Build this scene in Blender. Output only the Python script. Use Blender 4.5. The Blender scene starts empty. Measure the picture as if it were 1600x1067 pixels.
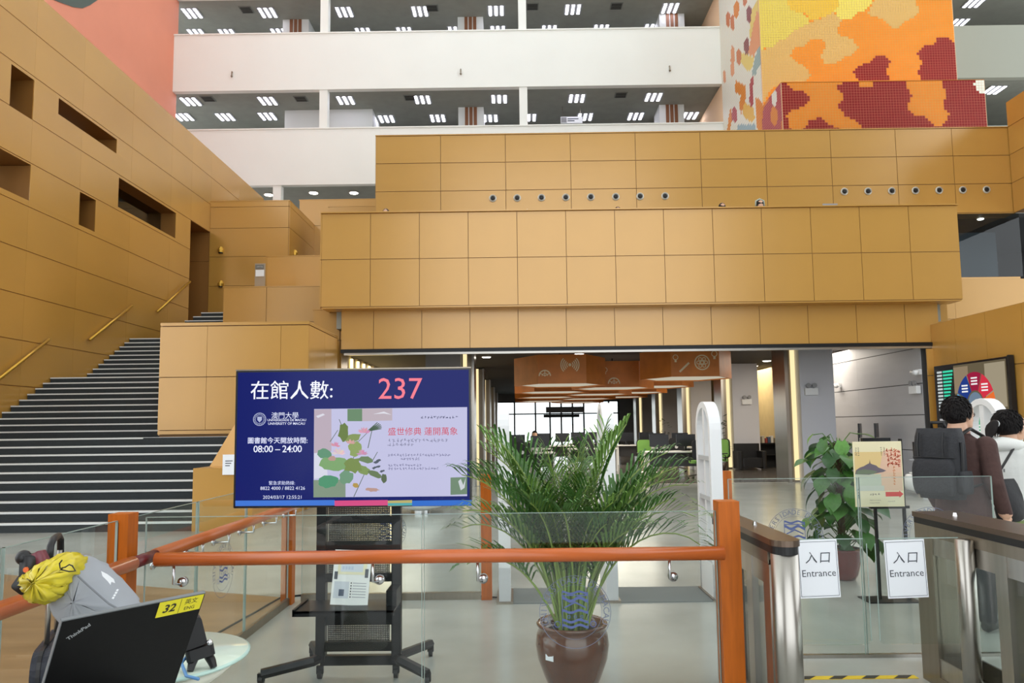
import bpy, bmesh, math, random
from mathutils import Vector, Matrix
random.seed(7)
sc = bpy.context.scene
COL = sc.collection
PI = math.pi

# ------------------------------------------------------------------ camera
F, CX, CY = 1155.0, 800.0, 533.5            # focal length and centre in a 1600x1067 frame
TILT, SHIFT, ROLL, YAW, EYE = math.atan(0.0888), 30.0, 0.012, math.radians(0.27), 1.5
_fw = Vector((-math.sin(YAW)*math.cos(TILT), math.cos(YAW)*math.cos(TILT), math.sin(TILT)))
_r = Vector((math.cos(YAW), math.sin(YAW), 0.0)); _u = _r.cross(_fw)
_c, _s = math.cos(ROLL), math.sin(ROLL)
RV, UV = _c*_r - _s*_u, _s*_r + _c*_u
cam_data = bpy.data.cameras.new('camera'); cam = bpy.data.objects.new('camera', cam_data); COL.objects.link(cam)
cam_data.sensor_fit = 'HORIZONTAL'; cam_data.sensor_width = 36.0; cam_data.lens = 36.0*F/1600.0
cam_data.shift_y = SHIFT/1600.0; cam_data.clip_end = 300; cam_data.clip_start = 0.05
_m = Matrix((RV, UV, -_fw)).transposed().to_4x4(); _m.translation = (0, 0, EYE)
cam.matrix_world = _m
sc.camera = cam

# ------------------------------------------------------------------ world, exposure
wd = bpy.data.worlds.new('overcast_sky'); sc.world = wd; wd.use_nodes = True
wd.node_tree.nodes['Background'].inputs[0].default_value = (0.93, 0.97, 1.0, 1)
wd.node_tree.nodes['Background'].inputs[1].default_value = 1.75
sc.view_settings.view_transform = 'Standard'; sc.view_settings.look = 'None'
sc.view_settings.exposure = 0.48; sc.view_settings.gamma = 1.0; sc.view_settings.use_curve_mapping = False
sc.cycles.max_bounces = 8; sc.cycles.transparent_max_bounces = 24
sc.cycles.sample_clamp_indirect = 6.0
sc.cycles.use_denoising = True

# ------------------------------------------------------------------ surveying helpers: a sighted point on a known plane
def ray(px, py): return _fw + RV*((px-CX)/F) - UV*((py-CY-SHIFT)/F)
def atY(px, py, Y):
    r = ray(px, py); return r*(Y/r.y) + Vector((0, 0, EYE))
def atX(px, py, X):
    r = ray(px, py); return r*(X/r.x) + Vector((0, 0, EYE))
def atZ(px, py, Z=0.0):
    r = ray(px, py); return r*((Z-EYE)/r.z) + Vector((0, 0, EYE))

# ------------------------------------------------------------------ materials
MATS = {}
def lin(c): return tuple(((x/255.0)/12.92 if x/255.0 <= .04045 else ((x/255.0+.055)/1.055)**2.4) for x in c)
def mat(name, rgb, rough=.5, metal=0., spec=.5, noise=0., nscale=4., emit=0., bump=0., bscale=40., coat=0., stretch=None, srgb=True):
    """procedural Principled material; noise varies the colour by +-noise, bump gives fine relief"""
    if name in MATS: return MATS[name]
    m = bpy.data.materials.new(name); m.use_nodes = True; nt = m.node_tree; b = nt.nodes['Principled BSDF']
    c = lin(rgb) if srgb else rgb
    b.inputs['Base Color'].default_value = (*c, 1); b.inputs['Roughness'].default_value = rough
    b.inputs['Metallic'].default_value = metal; b.inputs['Specular IOR Level'].default_value = spec
    if coat: b.inputs['Coat Weight'].default_value = coat; b.inputs['Coat Roughness'].default_value = .08
    if emit:
        b.inputs['Emission Color'].default_value = (*c, 1); b.inputs['Emission Strength'].default_value = emit
    if noise or bump:
        tc = nt.nodes.new('ShaderNodeTexCoord'); mp = nt.nodes.new('ShaderNodeMapping')
        nt.links.new(tc.outputs['Object'], mp.inputs[0])
        if stretch: mp.inputs['Scale'].default_value = stretch
    if noise:
        n = nt.nodes.new('ShaderNodeTexNoise'); n.inputs['Scale'].default_value = nscale; n.inputs['Detail'].default_value = 5
        nt.links.new(mp.outputs[0], n.inputs[0])
        r = nt.nodes.new('ShaderNodeValToRGB'); nt.links.new(n.outputs[0], r.inputs[0])
        r.color_ramp.elements[0].position = .3; r.color_ramp.elements[1].position = .7
        r.color_ramp.elements[0].color = (*[x*(1-noise) for x in c], 1); r.color_ramp.elements[1].color = (*[min(1, x*(1+noise)) for x in c], 1)
        nt.links.new(r.outputs[0], b.inputs['Base Color'])
    if bump:
        n = nt.nodes.new('ShaderNodeTexNoise'); n.inputs['Scale'].default_value = bscale; nt.links.new(mp.outputs[0], n.inputs[0])
        bp = nt.nodes.new('ShaderNodeBump'); bp.inputs['Strength'].default_value = bump; bp.inputs['Distance'].default_value = .01
        nt.links.new(n.outputs[0], bp.inputs['Height']); nt.links.new(bp.outputs[0], b.inputs['Normal'])
    MATS[name] = m; return m
def glass(name, tint=(.93, .97, .95), rough=.0, ior=1.45):
    m = bpy.data.materials.new(name); m.use_nodes = True; nt = m.node_tree; nt.nodes.clear()
    o = nt.nodes.new('ShaderNodeOutputMaterial'); t = nt.nodes.new('ShaderNodeBsdfTransparent'); g = nt.nodes.new('ShaderNodeBsdfGlossy')
    mx = nt.nodes.new('ShaderNodeMixShader'); fr = nt.nodes.new('ShaderNodeFresnel'); fr.inputs[0].default_value = ior
    t.inputs[0].default_value = (*tint, 1); g.inputs['Roughness'].default_value = rough; g.inputs[0].default_value = (1, 1, 1, 1)
    ge = nt.nodes.new('ShaderNodeNewGeometry'); iv = nt.nodes.new('ShaderNodeMath'); iv.operation = 'SUBTRACT'; iv.inputs[0].default_value = 1.0
    nt.links.new(ge.outputs['Backfacing'], iv.inputs[1]); ml = nt.nodes.new('ShaderNodeMath'); ml.operation = 'MULTIPLY'   # reflect once, at the outer face
    nt.links.new(fr.outputs[0], ml.inputs[0]); nt.links.new(iv.outputs[0], ml.inputs[1])
    nt.links.new(ml.outputs[0], mx.inputs[0]); nt.links.new(t.outputs[0], mx.inputs[1]); nt.links.new(g.outputs[0], mx.inputs[2])
    nt.links.new(mx.outputs[0], o.inputs[0]); MATS[name] = m; return m
def emis(name, rgb, s):
    if name in MATS: return MATS[name]
    m = bpy.data.materials.new(name); m.use_nodes = True; nt = m.node_tree; nt.nodes.clear()
    o = nt.nodes.new('ShaderNodeOutputMaterial'); e = nt.nodes.new('ShaderNodeEmission')
    e.inputs[0].default_value = (*lin(rgb), 1); e.inputs[1].default_value = s
    nt.links.new(e.outputs[0], o.inputs[0]); MATS[name] = m; return m

gold = mat('gold_panel', (196, 148, 70), rough=.24, metal=.15, spec=1.0, noise=.05, nscale=.6, bump=.02, bscale=300)
gold_back = mat('gold_joint', (128, 92, 48), rough=.6)
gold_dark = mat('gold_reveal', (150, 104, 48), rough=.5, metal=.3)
white = mat('white_plaster', (243, 245, 240), rough=.7, noise=.015, nscale=.5)
pink = mat('salmon_plaster', (233, 150, 122), rough=.75, noise=.03, nscale=.5)
carpet = mat('charcoal_carpet', (56, 61, 63), rough=.95, noise=.25, nscale=60, bump=.4, bscale=400)
nosing_m = mat('nosing_strip', (226, 228, 226), rough=.6)
concrete = mat('ceiling_dark', (150, 152, 142), rough=.8, noise=.06, nscale=2)
ceil_lib = mat('library_ceiling', (62, 58, 56), rough=.85, noise=.1, nscale=3)
grey_wall = mat('grey_wall_panel', (186, 186, 190), rough=.5, metal=.2, noise=.03)
grey_paint = mat('grey_paint', (150, 150, 152), rough=.6, noise=.04)
black = mat('black_plastic', (18, 18, 20), rough=.45)
black_metal = mat('black_metal', (26, 27, 29), rough=.4, metal=.4)
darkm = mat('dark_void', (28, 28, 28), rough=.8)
chrome = mat('chrome', (215, 216, 218), rough=.18, metal=1.)
steel = mat('brushed_steel', (176, 172, 165), rough=.3, metal=1., noise=.06, nscale=30, stretch=(1, 1, .05))
steel_dark = mat('dark_brushed_steel', (146, 136, 122), rough=.32, metal=.9, noise=.06, nscale=30, stretch=(1, 1, .05))
orange_wood = mat('orange_varnished_wood', (180, 92, 16), rough=.4, noise=.14, nscale=6, stretch=(8, 8, .8), spec=.3)
rail_wood = mat('red_varnished_handrail', (188, 94, 38), rough=.3, noise=.08, nscale=5, coat=.2)
brass = mat('brass_handrail', (214, 170, 70), rough=.3, metal=.7)
glass_rail = glass('railing_glass', (.945, .97, .96))
glass_edge = mat('glass_edge', (158, 176, 170), rough=.2)
glass_win = glass('window_glass', (.93, .95, .95))
glass_dark = glass('tinted_glass', (.55, .6, .6))
white_plastic = mat('white_plastic', (236, 237, 238), rough=.4)
paper = mat('paper', (240, 243, 248), rough=.7)
ink = mat('ink', (70, 74, 82), rough=.7)

# ------------------------------------------------------------------ mesh helpers
class MB:
    def __init__(s): s.v = []; s.f = []; s.m = []
    def add(s, vs, fs, mi=0, M=None):
        k = len(s.v)
        s.v += [tuple(M @ Vector(p)) if M is not None else tuple(p) for p in vs]
        s.f += [tuple(i+k for i in f) for f in fs]; s.m += [mi]*len(fs); return s
    def box(s, x0, x1, y0, y1, z0, z1, mi=0, M=None):
        vs = [(x0,y0,z0),(x1,y0,z0),(x1,y1,z0),(x0,y1,z0),(x0,y0,z1),(x1,y0,z1),(x1,y1,z1),(x0,y1,z1)]
        return s.add(vs, [(0,3,2,1),(4,5,6,7),(0,1,5,4),(1,2,6,5),(2,3,7,6),(3,0,4,7)], mi, M)
    def cbox(s, c, d, mi=0, M=None):
        return s.box(c[0]-d[0]/2, c[0]+d[0]/2, c[1]-d[1]/2, c[1]+d[1]/2, c[2]-d[2]/2, c[2]+d[2]/2, mi, M)
    def rbox(s, c, d, r=.02, n=3, mi=0, M=None, axis='z'):
        """box with rounded corners in the plane across `axis`"""
        a = {'z': (0,1,2), 'y': (0,2,1), 'x': (1,2,0)}[axis]
        hx, hy = d[a[0]]/2-r, d[a[1]]/2-r; poly = []
        for (sx, sy, a0) in ((1,1,0),(-1,1,PI/2),(-1,-1,PI),(1,-1,1.5*PI)):
            for k in range(n+1):
                t = a0+PI/2*k/n; poly.append((sx*hx+r*math.cos(t), sy*hy+r*math.sin(t)))
        h = d[a[2]]/2
        def P(u, v, w):
            q = [0,0,0]; q[a[0]] = c[a[0]]+u; q[a[1]] = c[a[1]]+v; q[a[2]] = c[a[2]]+w; return q
        N = len(poly)
        vs = [P(u,v,-h) for u,v in poly]+[P(u,v,h) for u,v in poly]
        fs = [tuple(reversed(range(N))), tuple(range(N,2*N))]+[(i,(i+1)%N,N+(i+1)%N,N+i) for i in range(N)]
        return s.add(vs, fs, mi, M)
    def prism(s, poly, fn, mi=0):
        """poly: 2-D outline; fn(u, v, w) -> point, w in (0, 1)"""
        N = len(poly); vs = [fn(u,v,0) for u,v in poly]+[fn(u,v,1) for u,v in poly]
        fs = [tuple(reversed(range(N))), tuple(range(N,2*N))]+[(i,(i+1)%N,N+(i+1)%N,N+i) for i in range(N)]
        return s.add(vs, fs, mi)
    def tube(s, pts, r, n=8, mi=0, M=None, caps=True, flat=1.0):
        pts = [Vector(p) for p in pts]; N = len(pts); rs = r if isinstance(r, (list, tuple)) else [r]*N
        vs = []; ref = None
        for i, p in enumerate(pts):
            t = (pts[min(i+1,N-1)]-pts[max(i-1,0)]).normalized()
            if ref is None: ref = Vector((0,0,1)) if abs(t.z) < .9 else Vector((1,0,0))
            a = t.cross(ref).normalized(); b = a.cross(t).normalized(); ref = b
            for k in range(n):
                w = 2*PI*k/n; vs.append(p + a*(rs[i]*math.cos(w)) + b*(rs[i]*flat*math.sin(w)))
        fs = []
        for i in range(N-1):
            for k in range(n):
                k2 = (k+1) % n; fs.append((i*n+k, i*n+k2, (i+1)*n+k2, (i+1)*n+k))
        if caps: fs += [tuple(reversed(range(n))), tuple(range((N-1)*n, N*n))]
        return s.add(vs, fs, mi, M)
    def lathe(s, prof, n=24, mi=0, M=None, caps=True):
        vs = [(r*math.cos(2*PI*k/n), r*math.sin(2*PI*k/n), z) for r, z in prof for k in range(n)]
        fs = [(i*n+k, i*n+(k+1)%n, (i+1)*n+(k+1)%n, (i+1)*n+k) for i in range(len(prof)-1) for k in range(n)]
        if caps: fs += [tuple(reversed(range(n))), tuple(range((len(prof)-1)*n, len(prof)*n))]
        return s.add(vs, fs, mi, M)
    def loft(s, rings, mi=0, caps=True, M=None):
        n = len(rings[0]); vs = [p for r in rings for p in r]
        fs = [(i*n+k, i*n+(k+1)%n, (i+1)*n+(k+1)%n, (i+1)*n+k) for i in range(len(rings)-1) for k in range(n)]
        if caps: fs += [tuple(reversed(range(n))), tuple(range((len(rings)-1)*n, len(rings)*n))]
        return s.add(vs, fs, mi, M)
    def ball(s, c, r, nu=14, nv=9, mi=0, M=None):
        rx, ry, rz = r if isinstance(r, (tuple, list)) else (r, r, r)
        rings = []
        for i in range(nv+1):
            t = PI*i/nv; q = max(math.sin(t), .02)
            rings.append([(c[0]+rx*q*math.cos(2*PI*k/nu), c[1]+ry*q*math.sin(2*PI*k/nu), c[2]-rz*math.cos(t)) for k in range(nu)])
        return s.loft(rings, mi, True, M)
    def mesh(s, name, mats, smooth=False):
        me = bpy.data.meshes.new(name); me.from_pydata(s.v, [], s.f)
        for m in (mats if isinstance(mats, (list, tuple)) else [mats]): me.materials.append(m)
        if any(s.m): me.polygons.foreach_set('material_index', s.m)
        if smooth: me.polygons.foreach_set('use_smooth', [True]*len(s.f))
        me.update(); return me
    def build(s, name, mats, parent=None, smooth=False, local=True):
        return put(name, s.mesh(name, mats, smooth), parent, local)

def put(name, me, parent=None, local=True, M=None):
    o = bpy.data.objects.new(name, me); COL.objects.link(o)
    if M is not None: o.matrix_basis = M
    if parent is not None:
        o.parent = parent
        if not local: o.matrix_parent_inverse = parent.matrix_basis.inverted()
    return o
def tag(o, label, cat, group=None):
    o['label'] = label; o['category'] = cat
    if group: o['group'] = group
    return o
def thing(name, label, cat, loc=(0,0,0), rz=0., group=None):
    o = bpy.data.objects.new(name, None); COL.objects.link(o); o.empty_display_size = .2
    o.location = loc; o.rotation_euler = (0,0,rz)
    o.matrix_basis = Matrix.Translation(loc) @ Matrix.Rotation(rz, 4, 'Z')
    return tag(o, label, cat, group)
def struct(o, label=None):
    o['kind'] = 'structure'
    if label: o['label'] = label
    return o
def dup(root, loc, rz=0., label=None, group=None):
    r = root.copy(); COL.objects.link(r); r.matrix_basis = Matrix.Translation(loc) @ Matrix.Rotation(rz, 4, 'Z')
    if label: r['label'] = label
    if group: r['group'] = group
    def rec(src, dst):
        for ch in list(src.children):
            c = ch.copy(); COL.objects.link(c); c.parent = dst; rec(ch, c)
    rec(root, r)
    return r
UNIT = MB().box(-.5,.5,-.5,.5,-.5,.5)
_unit_cache = {}
def unit_box(name, m, x0, x1, y0, y1, z0, z1, parent=None):
    """a box that shares one cube mesh per material"""
    key = (name, m.name)
    if key not in _unit_cache: _unit_cache[key] = UNIT.mesh(name, m)
    M = Matrix.Translation(((x0+x1)/2,(y0+y1)/2,(z0+z1)/2)) @ Matrix.Diagonal((x1-x0,y1-y0,z1-z0,1))
    return put(name, _unit_cache[key], parent, True, M)
def subtract(rect, holes):
    """rect minus axis-aligned holes -> list of rects (u0,u1,v0,v1)"""
    out = [rect]
    for (a0,a1,b0,b1) in holes:
        nx = []
        for (u0,u1,v0,v1) in out:
            if a1 <= u0 or a0 >= u1 or b1 <= v0 or b0 >= v1: nx.append((u0,u1,v0,v1)); continue
            if b0 > v0: nx.append((u0,u1,v0,b0))
            if b1 < v1: nx.append((u0,u1,b1,v1))
            m0, m1 = max(v0,b0), min(v1,b1)
            if a0 > u0: nx.append((u0,a0,m0,m1))
            if a1 < u1: nx.append((a1,u1,m0,m1))
        out = nx
    return [r for r in out if r[1]-r[0] > .01 and r[3]-r[2] > .01]
def panel_wall(name, axis, pos, thick, us, vs, holes=(), m=None, back=None, gu=.012, gv=.014, proud=.03, label=None, reveal=None):
    """wall of separate panels. axis 'y-': face looks to -Y at y=pos, u is x; 'x+'/'x-': face looks to +-X at x=pos, u is y. v is z"""
    m = m or gold; back = back or gold_back
    sgn = -1 if axis[1] == '-' else 1
    mb = MB()
    for (u0,u1,v0,v1) in subtract((us[0],us[-1],vs[0],vs[-1]), holes):
        a, b = sorted((pos-sgn*proud*.5, pos-sgn*thick))
        if axis[0] == 'y': mb.box(u0,u1,a,b,v0,v1)
        else: mb.box(a,b,u0,u1,v0,v1)
    w = struct(mb.build(name, back), label)
    for i in range(len(us)-1):
        for j in range(len(vs)-1):
            r = (us[i]+gu/2, us[i+1]-gu/2, vs[j]+gv/2, vs[j+1]-gv/2)
            for (u0,u1,v0,v1) in subtract(r, [(h[0]-.001,h[1]+.001,h[2]-.001,h[3]+.001) for h in holes]):
                a, b = sorted((pos, pos-sgn*proud))
                if axis[0] == 'y': unit_box('panel', m, u0,u1,a,b,v0,v1, w)
                else: unit_box('panel', m, a,b,u0,u1,v0,v1, w)
    return w
def steps(a, b, n): return [a+(b-a)*i/n for i in range(n+1)]

# lettering: glyph meshes from Blender's built-in font
TMP = bpy.data.scenes.new('lettering_bench'); _gl = {}   # a bench scene, so that lettering is shaped without touching the main one
def bench():
    with bpy.context.temp_override(scene=TMP, view_layer=TMP.view_layers[0]): return bpy.context.evaluated_depsgraph_get()
def glyphs(s, size, align='CENTER', bold=0.0, shear=0.0, spacing=1.0):
    key = (s, size, align, bold, shear, spacing)
    if key in _gl: return _gl[key]
    cu = bpy.data.curves.new('t', 'FONT'); cu.body = s; cu.size = size; cu.align_x = align; cu.align_y = 'CENTER'
    cu.resolution_u = 2; cu.offset = bold; cu.shear = shear; cu.space_character = spacing
    o = bpy.data.objects.new('t', cu); TMP.collection.objects.link(o)
    dg = bench()
    me = bpy.data.meshes.new_from_object(o.evaluated_get(dg))
    vs = [tuple(v.co) for v in me.vertices]; fs = [tuple(p.vertices) for p in me.polygons]
    bpy.data.objects.remove(o); bpy.data.curves.remove(cu); bpy.data.meshes.remove(me)
    _gl[key] = (vs, fs); return vs, fs
def frame(o, u, v):
    """4x4 whose local x runs along u, y along v, z out of the sheet"""
    u = Vector(u).normalized(); v = Vector(v).normalized(); w = u.cross(v)
    M = Matrix((u, v, w)).transposed().to_4x4(); M.translation = o; return M
def annulus(mb, c, r0, r1, n=40, mi=0, M=None, a0=0., a1=2*PI):
    vs = []; full = abs(a1-a0-2*PI) < 1e-6; N = n if full else n+1
    for k in range(N):
        t = a0+(a1-a0)*k/n
        vs += [(c[0]+r0*math.cos(t), c[1]+r0*math.sin(t), 0), (c[0]+r1*math.cos(t), c[1]+r1*math.sin(t), 0)]
    fs = [(2*k, 2*k+1, 2*((k+1)%N)+1, 2*((k+1)%N)) for k in range(n)]
    mb.add(vs, fs, mi, M)
def inpoly(x, y, P):
    c = False; j = len(P)-1
    for i in range(len(P)):
        if (P[i][1] > y) != (P[j][1] > y) and x < (P[j][0]-P[i][0])*(y-P[i][1])/(P[j][1]-P[i][1])+P[i][0]: c = not c
        j = i
    return c

def marks(mb, M, n, size, step, seed, vertical=False):
    """writing too small to read in the photograph: a row of brush-like strokes"""
    rg = random.Random(seed)
    for k in range(n):
        T = M @ Matrix.Translation((0,-step*k,0) if vertical else (step*k,0,0))
        for q in range(4):
            L = size*rg.uniform(.35,.9); th = size*.07; a = rg.choice((0,0,PI/2,PI/2,.7,-.7)); ox, oy = rg.uniform(-.25,.25)*size, rg.uniform(-.3,.3)*size
            c, s_ = math.cos(a), math.sin(a)
            mb.add([(ox+x*c-y*s_,oy+x*s_+y*c,0) for x,y in ((-L/2,-th),(L/2,-th),(L/2,th),(-L/2,th))],[(0,1,2,3)],0,T)
    return mb

# ================================================================== THE SETTING
floor_m = mat('polished_stone_floor', (168, 170, 164), rough=.2, noise=.13, nscale=1.1, bump=.01, bscale=60)
struct(MB().box(-26,30,-12,60,-.3,0).build('floor', floor_m), 'polished grey stone floor of the atrium')
brown_floor = mat('brown_stone_floor', (150, 118, 84), rough=.3, noise=.16, nscale=1.4, stretch=(1, 4, 1))
bf = MB(); bf.prism([(-2.04,-6),(-2.04,6.72),(-4.2,7.5),(-6.9,8.5),(-10.7,9.6),(-10.7,-6)], lambda u,v,w: (u,v,.001+.004*w))
struct(bf.build('floor_brown', brown_floor), 'brown stone floor inset left of the glass railing')
lib_floor = mat('library_floor', (96, 90, 84), rough=.15, noise=.12, nscale=1.2)
struct(MB().box(-3.85,9.1,19.0,45.9,.0005,.006).build('floor_library', lib_floor), 'dark polished floor inside the library')
edge = MB().box(-3.85,9.1,18.93,19.0,.0005,.008).build('trim_1', mat('floor_trim', (196,190,178), rough=.4)); struct(edge, 'pale strip where the dark library floor begins')

# ---- unseen walls added behind the camera; the gap between them shapes the daylight
backm = mat('added_wall', (104,96,84), rough=.8)
struct(MB().box(-14.5,-5.5,-8.4,-8,0,26).box(-26,30,-8.4,-8,23,26).build('wall_added_left', backm), 'unseen wall added to shape the daylight, left')
struct(MB().box(11.5,30,-8.4,-8,0,23).build('wall_added_right', backm), 'unseen wall added to shape the daylight, right')

# ---- unseen white beams added overhead to cut the top light, open strips between
rf = MB()
for k in range(15): rf.box(-26+3.9*k,-26+3.9*k+3.2,-8.4,23,26,26.6); rf.box(-26+3.9*k,-26+3.9*k+1.9,23,34,26,26.6)
struct(rf.build('ceiling_added_beams', white), 'unseen white roof beams added to cut the light from above')

# ---- left gold wall (x = -10.8), with deep window openings
XW = -10.8
Lrows = [-.05,.5,1.5,2.5,3.5,4.5,5.5,6.5,7.5,8.5,9.5,10.5,11.45]
Lholes = [(15.27,16.02,8.5,9.42),(16.93,19.5,9.03,9.42),(13.2,16.05,6.64,7.46),(17.92,18.62,6.62,7.45),(19.67,23.08,7.6,8.42),(24.15,25.72,-.2,8.5)]
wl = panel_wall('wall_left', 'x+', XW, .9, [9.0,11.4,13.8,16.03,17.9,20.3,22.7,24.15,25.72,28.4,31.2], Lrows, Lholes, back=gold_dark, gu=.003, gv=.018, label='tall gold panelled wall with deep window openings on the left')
# rooms behind the openings: dark back and one daylight pane
struct(MB().box(-13.6,-13.4,12,27,4,11).build('wall_left_back', grey_paint), 'dim grey wall seen through the left wall openings')
struct(MB().box(-13.4,-11.7,12,27,8.6,8.8).box(-13.4,-11.7,12,27,6.2,6.4).build('ceiling_left_room', concrete), 'ceiling slab behind the left gold wall')
wn = MB().box(-11.68,-11.66,13.2,15.2,6.64,7.46).build('window_1', emis('daylight_pane', (235,240,245), 1.1)); struct(wn, 'small bright window pane at the far left edge')
wn2 = MB().box(-11.3,-11.28,19.67,23.08,7.6,8.42).build('window_2', glass_dark); struct(wn2, 'dark glazed slot window in the left gold wall')
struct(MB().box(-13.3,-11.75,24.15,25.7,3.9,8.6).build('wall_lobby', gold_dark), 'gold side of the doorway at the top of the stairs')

# ---- stair side block, blocks at the head of the stairs
struct(MB().box(-6.72,-3.95,13.95,16.2,0,3.5).build('wall_block_base', gold_back))
bpy.data.objects['wall_block_base'].name = 'wall_stair_block'
def panels_on(parent, axis, pos, us, vs, m=gold, proud=.03, gu=.012, gv=.014):
    sgn = -1 if axis[1] == '-' else 1
    for i in range(len(us)-1):
        for j in range(len(vs)-1):
            a, b = sorted((pos, pos+sgn*proud))
            u0,u1,v0,v1 = us[i]+gu/2, us[i+1]-gu/2, vs[j]+gv/2, vs[j+1]-gv/2
            if axis[0] == 'y': unit_box('panel', m, u0,u1,a,b,v0,v1, parent)
            else: unit_box('panel', m, a,b,u0,u1,v0,v1, parent)
wb = bpy.data.objects['wall_stair_block']; wb['label'] = 'gold panelled block rising beside the carpeted stairs'
panels_on(wb, 'y-', 13.95, [-6.75,-5.85,-4.45,-3.92], [1.5,2.5,3.47], gu=.006)
panels_on(wb, 'y-', 13.95, [-6.75,-3.92], [3.475,3.53])
panels_on(wb, 'y-', 13.95, [-6.75,-3.92], [1.42,1.5])
panels_on(wb, 'x+', -3.95, [13.95,15.1,16.2], [0,.5,1.5,2.5,3.47]); panels_on(wb, 'x+', -3.95, [13.95,16.2], [3.475,3.53])
panels_on(wb, 'x-', -6.72, [13.95,16.2], [1.4,2.5,3.5])
unit_box('coping', gold, -6.75,-3.92,13.92,16.2,3.5,3.54, wb)
# lower stringer wall at the right of the first flight, sloping with the stairs
sl = MB(); sl.prism([(11.15,0),(13.9,0),(13.9,1.75),(12.95,1.72),(11.75,.93),(11.15,.93)], lambda u,v,w: (-4.85+.9*w, u, v))
ss = struct(sl.build('wall_stringer', gold), 'gold stringer wall that slopes up beside the lower stair flight')

def block(name, x0,x1,y0,y1,z0,z1, rows, label, cols=None, side='x+', cap=True):
    b = struct(MB().box(x0,x1,y0,y1,z0,z1).build(name, gold_back), label)
    panels_on(b, 'y-', y0, cols or [x0,x1], rows)
    panels_on(b, side, x1 if side == 'x+' else x0, steps(y0, y1, max(1, int((y1-y0)/2.4))), rows)
    unit_box('coping', gold, x0-.03,x1+.03,y0-.03,y1,z1,z1+.03, b)
    return b
block('wall_stair_head', -10.8,-8.0,25.72,32,4,9.6, [4,5.5,6.55,7.6,8.63,9.4,9.6], 'tall gold block at the head of the stairs')
block('wall_landing_low', -8.22,-5.47,20.6,24,3.4,5.5, [3.4,4.5,5.5], 'gold parapet block above the upper stair landing', cols=[-8.22,-7.0,-5.47])
block('wall_landing_high', -7.65,-5.3,22.5,25,3.4,6.82, [3.4,4.5,5.7,6.82], 'higher gold parapet block behind the landing')
block('wall_terrace_far', -8.6,-5.2,29.0,30.5,4,10.65, [4,6,8,9.6,10.65], 'far gold block below the white balconies')
block('wall_terrace_mid', -6.9,-4.9,27.0,28,4,9.75, [4,6,8,9.75], 'gold block beside the upper terrace wall')

# ---- front balcony: parapet, recessed band under it, slab and library ceiling
pc = [-4.22+i*(13.94/13) for i in range(14)]
wp = panel_wall('wall_parapet', 'y-', 15.9, .4, pc, [4.13,5.18,6.21], gu=.012, label='long gold panelled balcony parapet over the library entrance')
panels_on(wp, 'x-', -4.22, [15.9,17,18.5,20,22.4], [4.13,5.18,6.21]); unit_box('backing', gold_back, -4.2,-4.0,15.95,22.4,4.14,6.2, wp)
unit_box('backing', gold_back, 9.5,9.7,15.95,24,4.14,6.2, wp)
unit_box('soffit', gold, -4.2,9.7,15.92,16.4,4.1,4.135, wp)
unit_box('coping', gold, -4.24,9.74,15.85,16.32,6.21,6.235, wp)
bc = [-3.87]+[c for c in pc if -3.6 < c < 9.2]+[9.39]
wbnd = panel_wall('wall_band', 'y-', 16.3, .5, bc, [3.24,4.12], label='recessed gold band directly above the library entrance')
panels_on(wbnd, 'x+', 9.36, [16.31,16.8], [3.24,4.12]); panels_on(wbnd, 'x-', -3.84, [16.31,16.8], [3.24,4.12])
unit_box('head_track', black_metal, -3.87,9.39,16.25,16.8,3.16,3.235, wbnd)
unit_box('door_track', steel, -3.8,9.3,16.28,16.36,3.11,3.16, wbnd)
wpl = block('wall_pier_left', -4.6,-4.0,16.75,17.4,0,4.2, [0,1.5,2.5,3.5,4.2], 'gold pier left of the entrance band')
wpr = block('wall_pier_right', 9.3,9.85,16.75,17.4,0,4.2, [0,1.5,2.5,3.5,4.2], 'gold pier right of the entrance band', side='x-')
struct(MB().box(-4.0,9.5,16.4,23.9,3.72,5.15).build('slab_balcony', concrete), 'balcony floor slab above the library').name = 'floor_balcony'
struct(MB().box(-4.8,9.4,16.85,46,3.5,3.72).build('ceiling', ceil_lib), 'dark library ceiling')

# ---- upper gold wall across the back of the balcony
uc = [-4.59+2.17*i for i in range(9)]+[14.65,16.6]
wu = panel_wall('wall_upper', 'y-', 24.0, .6, uc, [4.5,6.2,7.3,8.35,9.33,10.29,11.24], [(14.65,16.62,6.2,8.32)], gu=.018, gv=.022, label='upper gold panelled wall with a row of round air nozzles')
panels_on(wu, 'x-', -4.57, [24.02,24.6], [8.3,9.33,10.29,11.24])
unit_box('coping', gold, -4.6,16.6,23.97,24.6,11.24,11.27, wu)
wur = panel_wall('wall_upper_return', 'x-', 16.52, .5, [18,20,22,23.98], [8.32,9.33,10.29,11.24,12.1], gv=.02, label='gold return wall at the upper right edge')
struct(MB().box(14.6,16.7,24.02,24.05,6.2,8.32).build('window_3', glass_dark), 'dark glazed opening beside the balcony at right')
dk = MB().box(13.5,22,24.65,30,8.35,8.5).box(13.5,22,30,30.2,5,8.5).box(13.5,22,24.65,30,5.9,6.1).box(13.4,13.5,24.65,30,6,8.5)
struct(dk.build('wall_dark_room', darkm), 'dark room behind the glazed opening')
col = MB().box(16.1,17.6,26.6,27.4,6.1,8.35).build('column_blue', mat('blue_grey_paint',(92,108,122), rough=.5)); struct(col, 'blue grey column behind the dark glazing'); col.name = 'column_dark_room'
# wall below the window, right of the parapet
wr2 = panel_wall('wall_right_terrace', 'y-', 21.0, .4, [9.9,12.6,15.6], [2.0,3.2,4.4,5.55], label='gold wall under the dark glazed opening', gu=.006)

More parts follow.
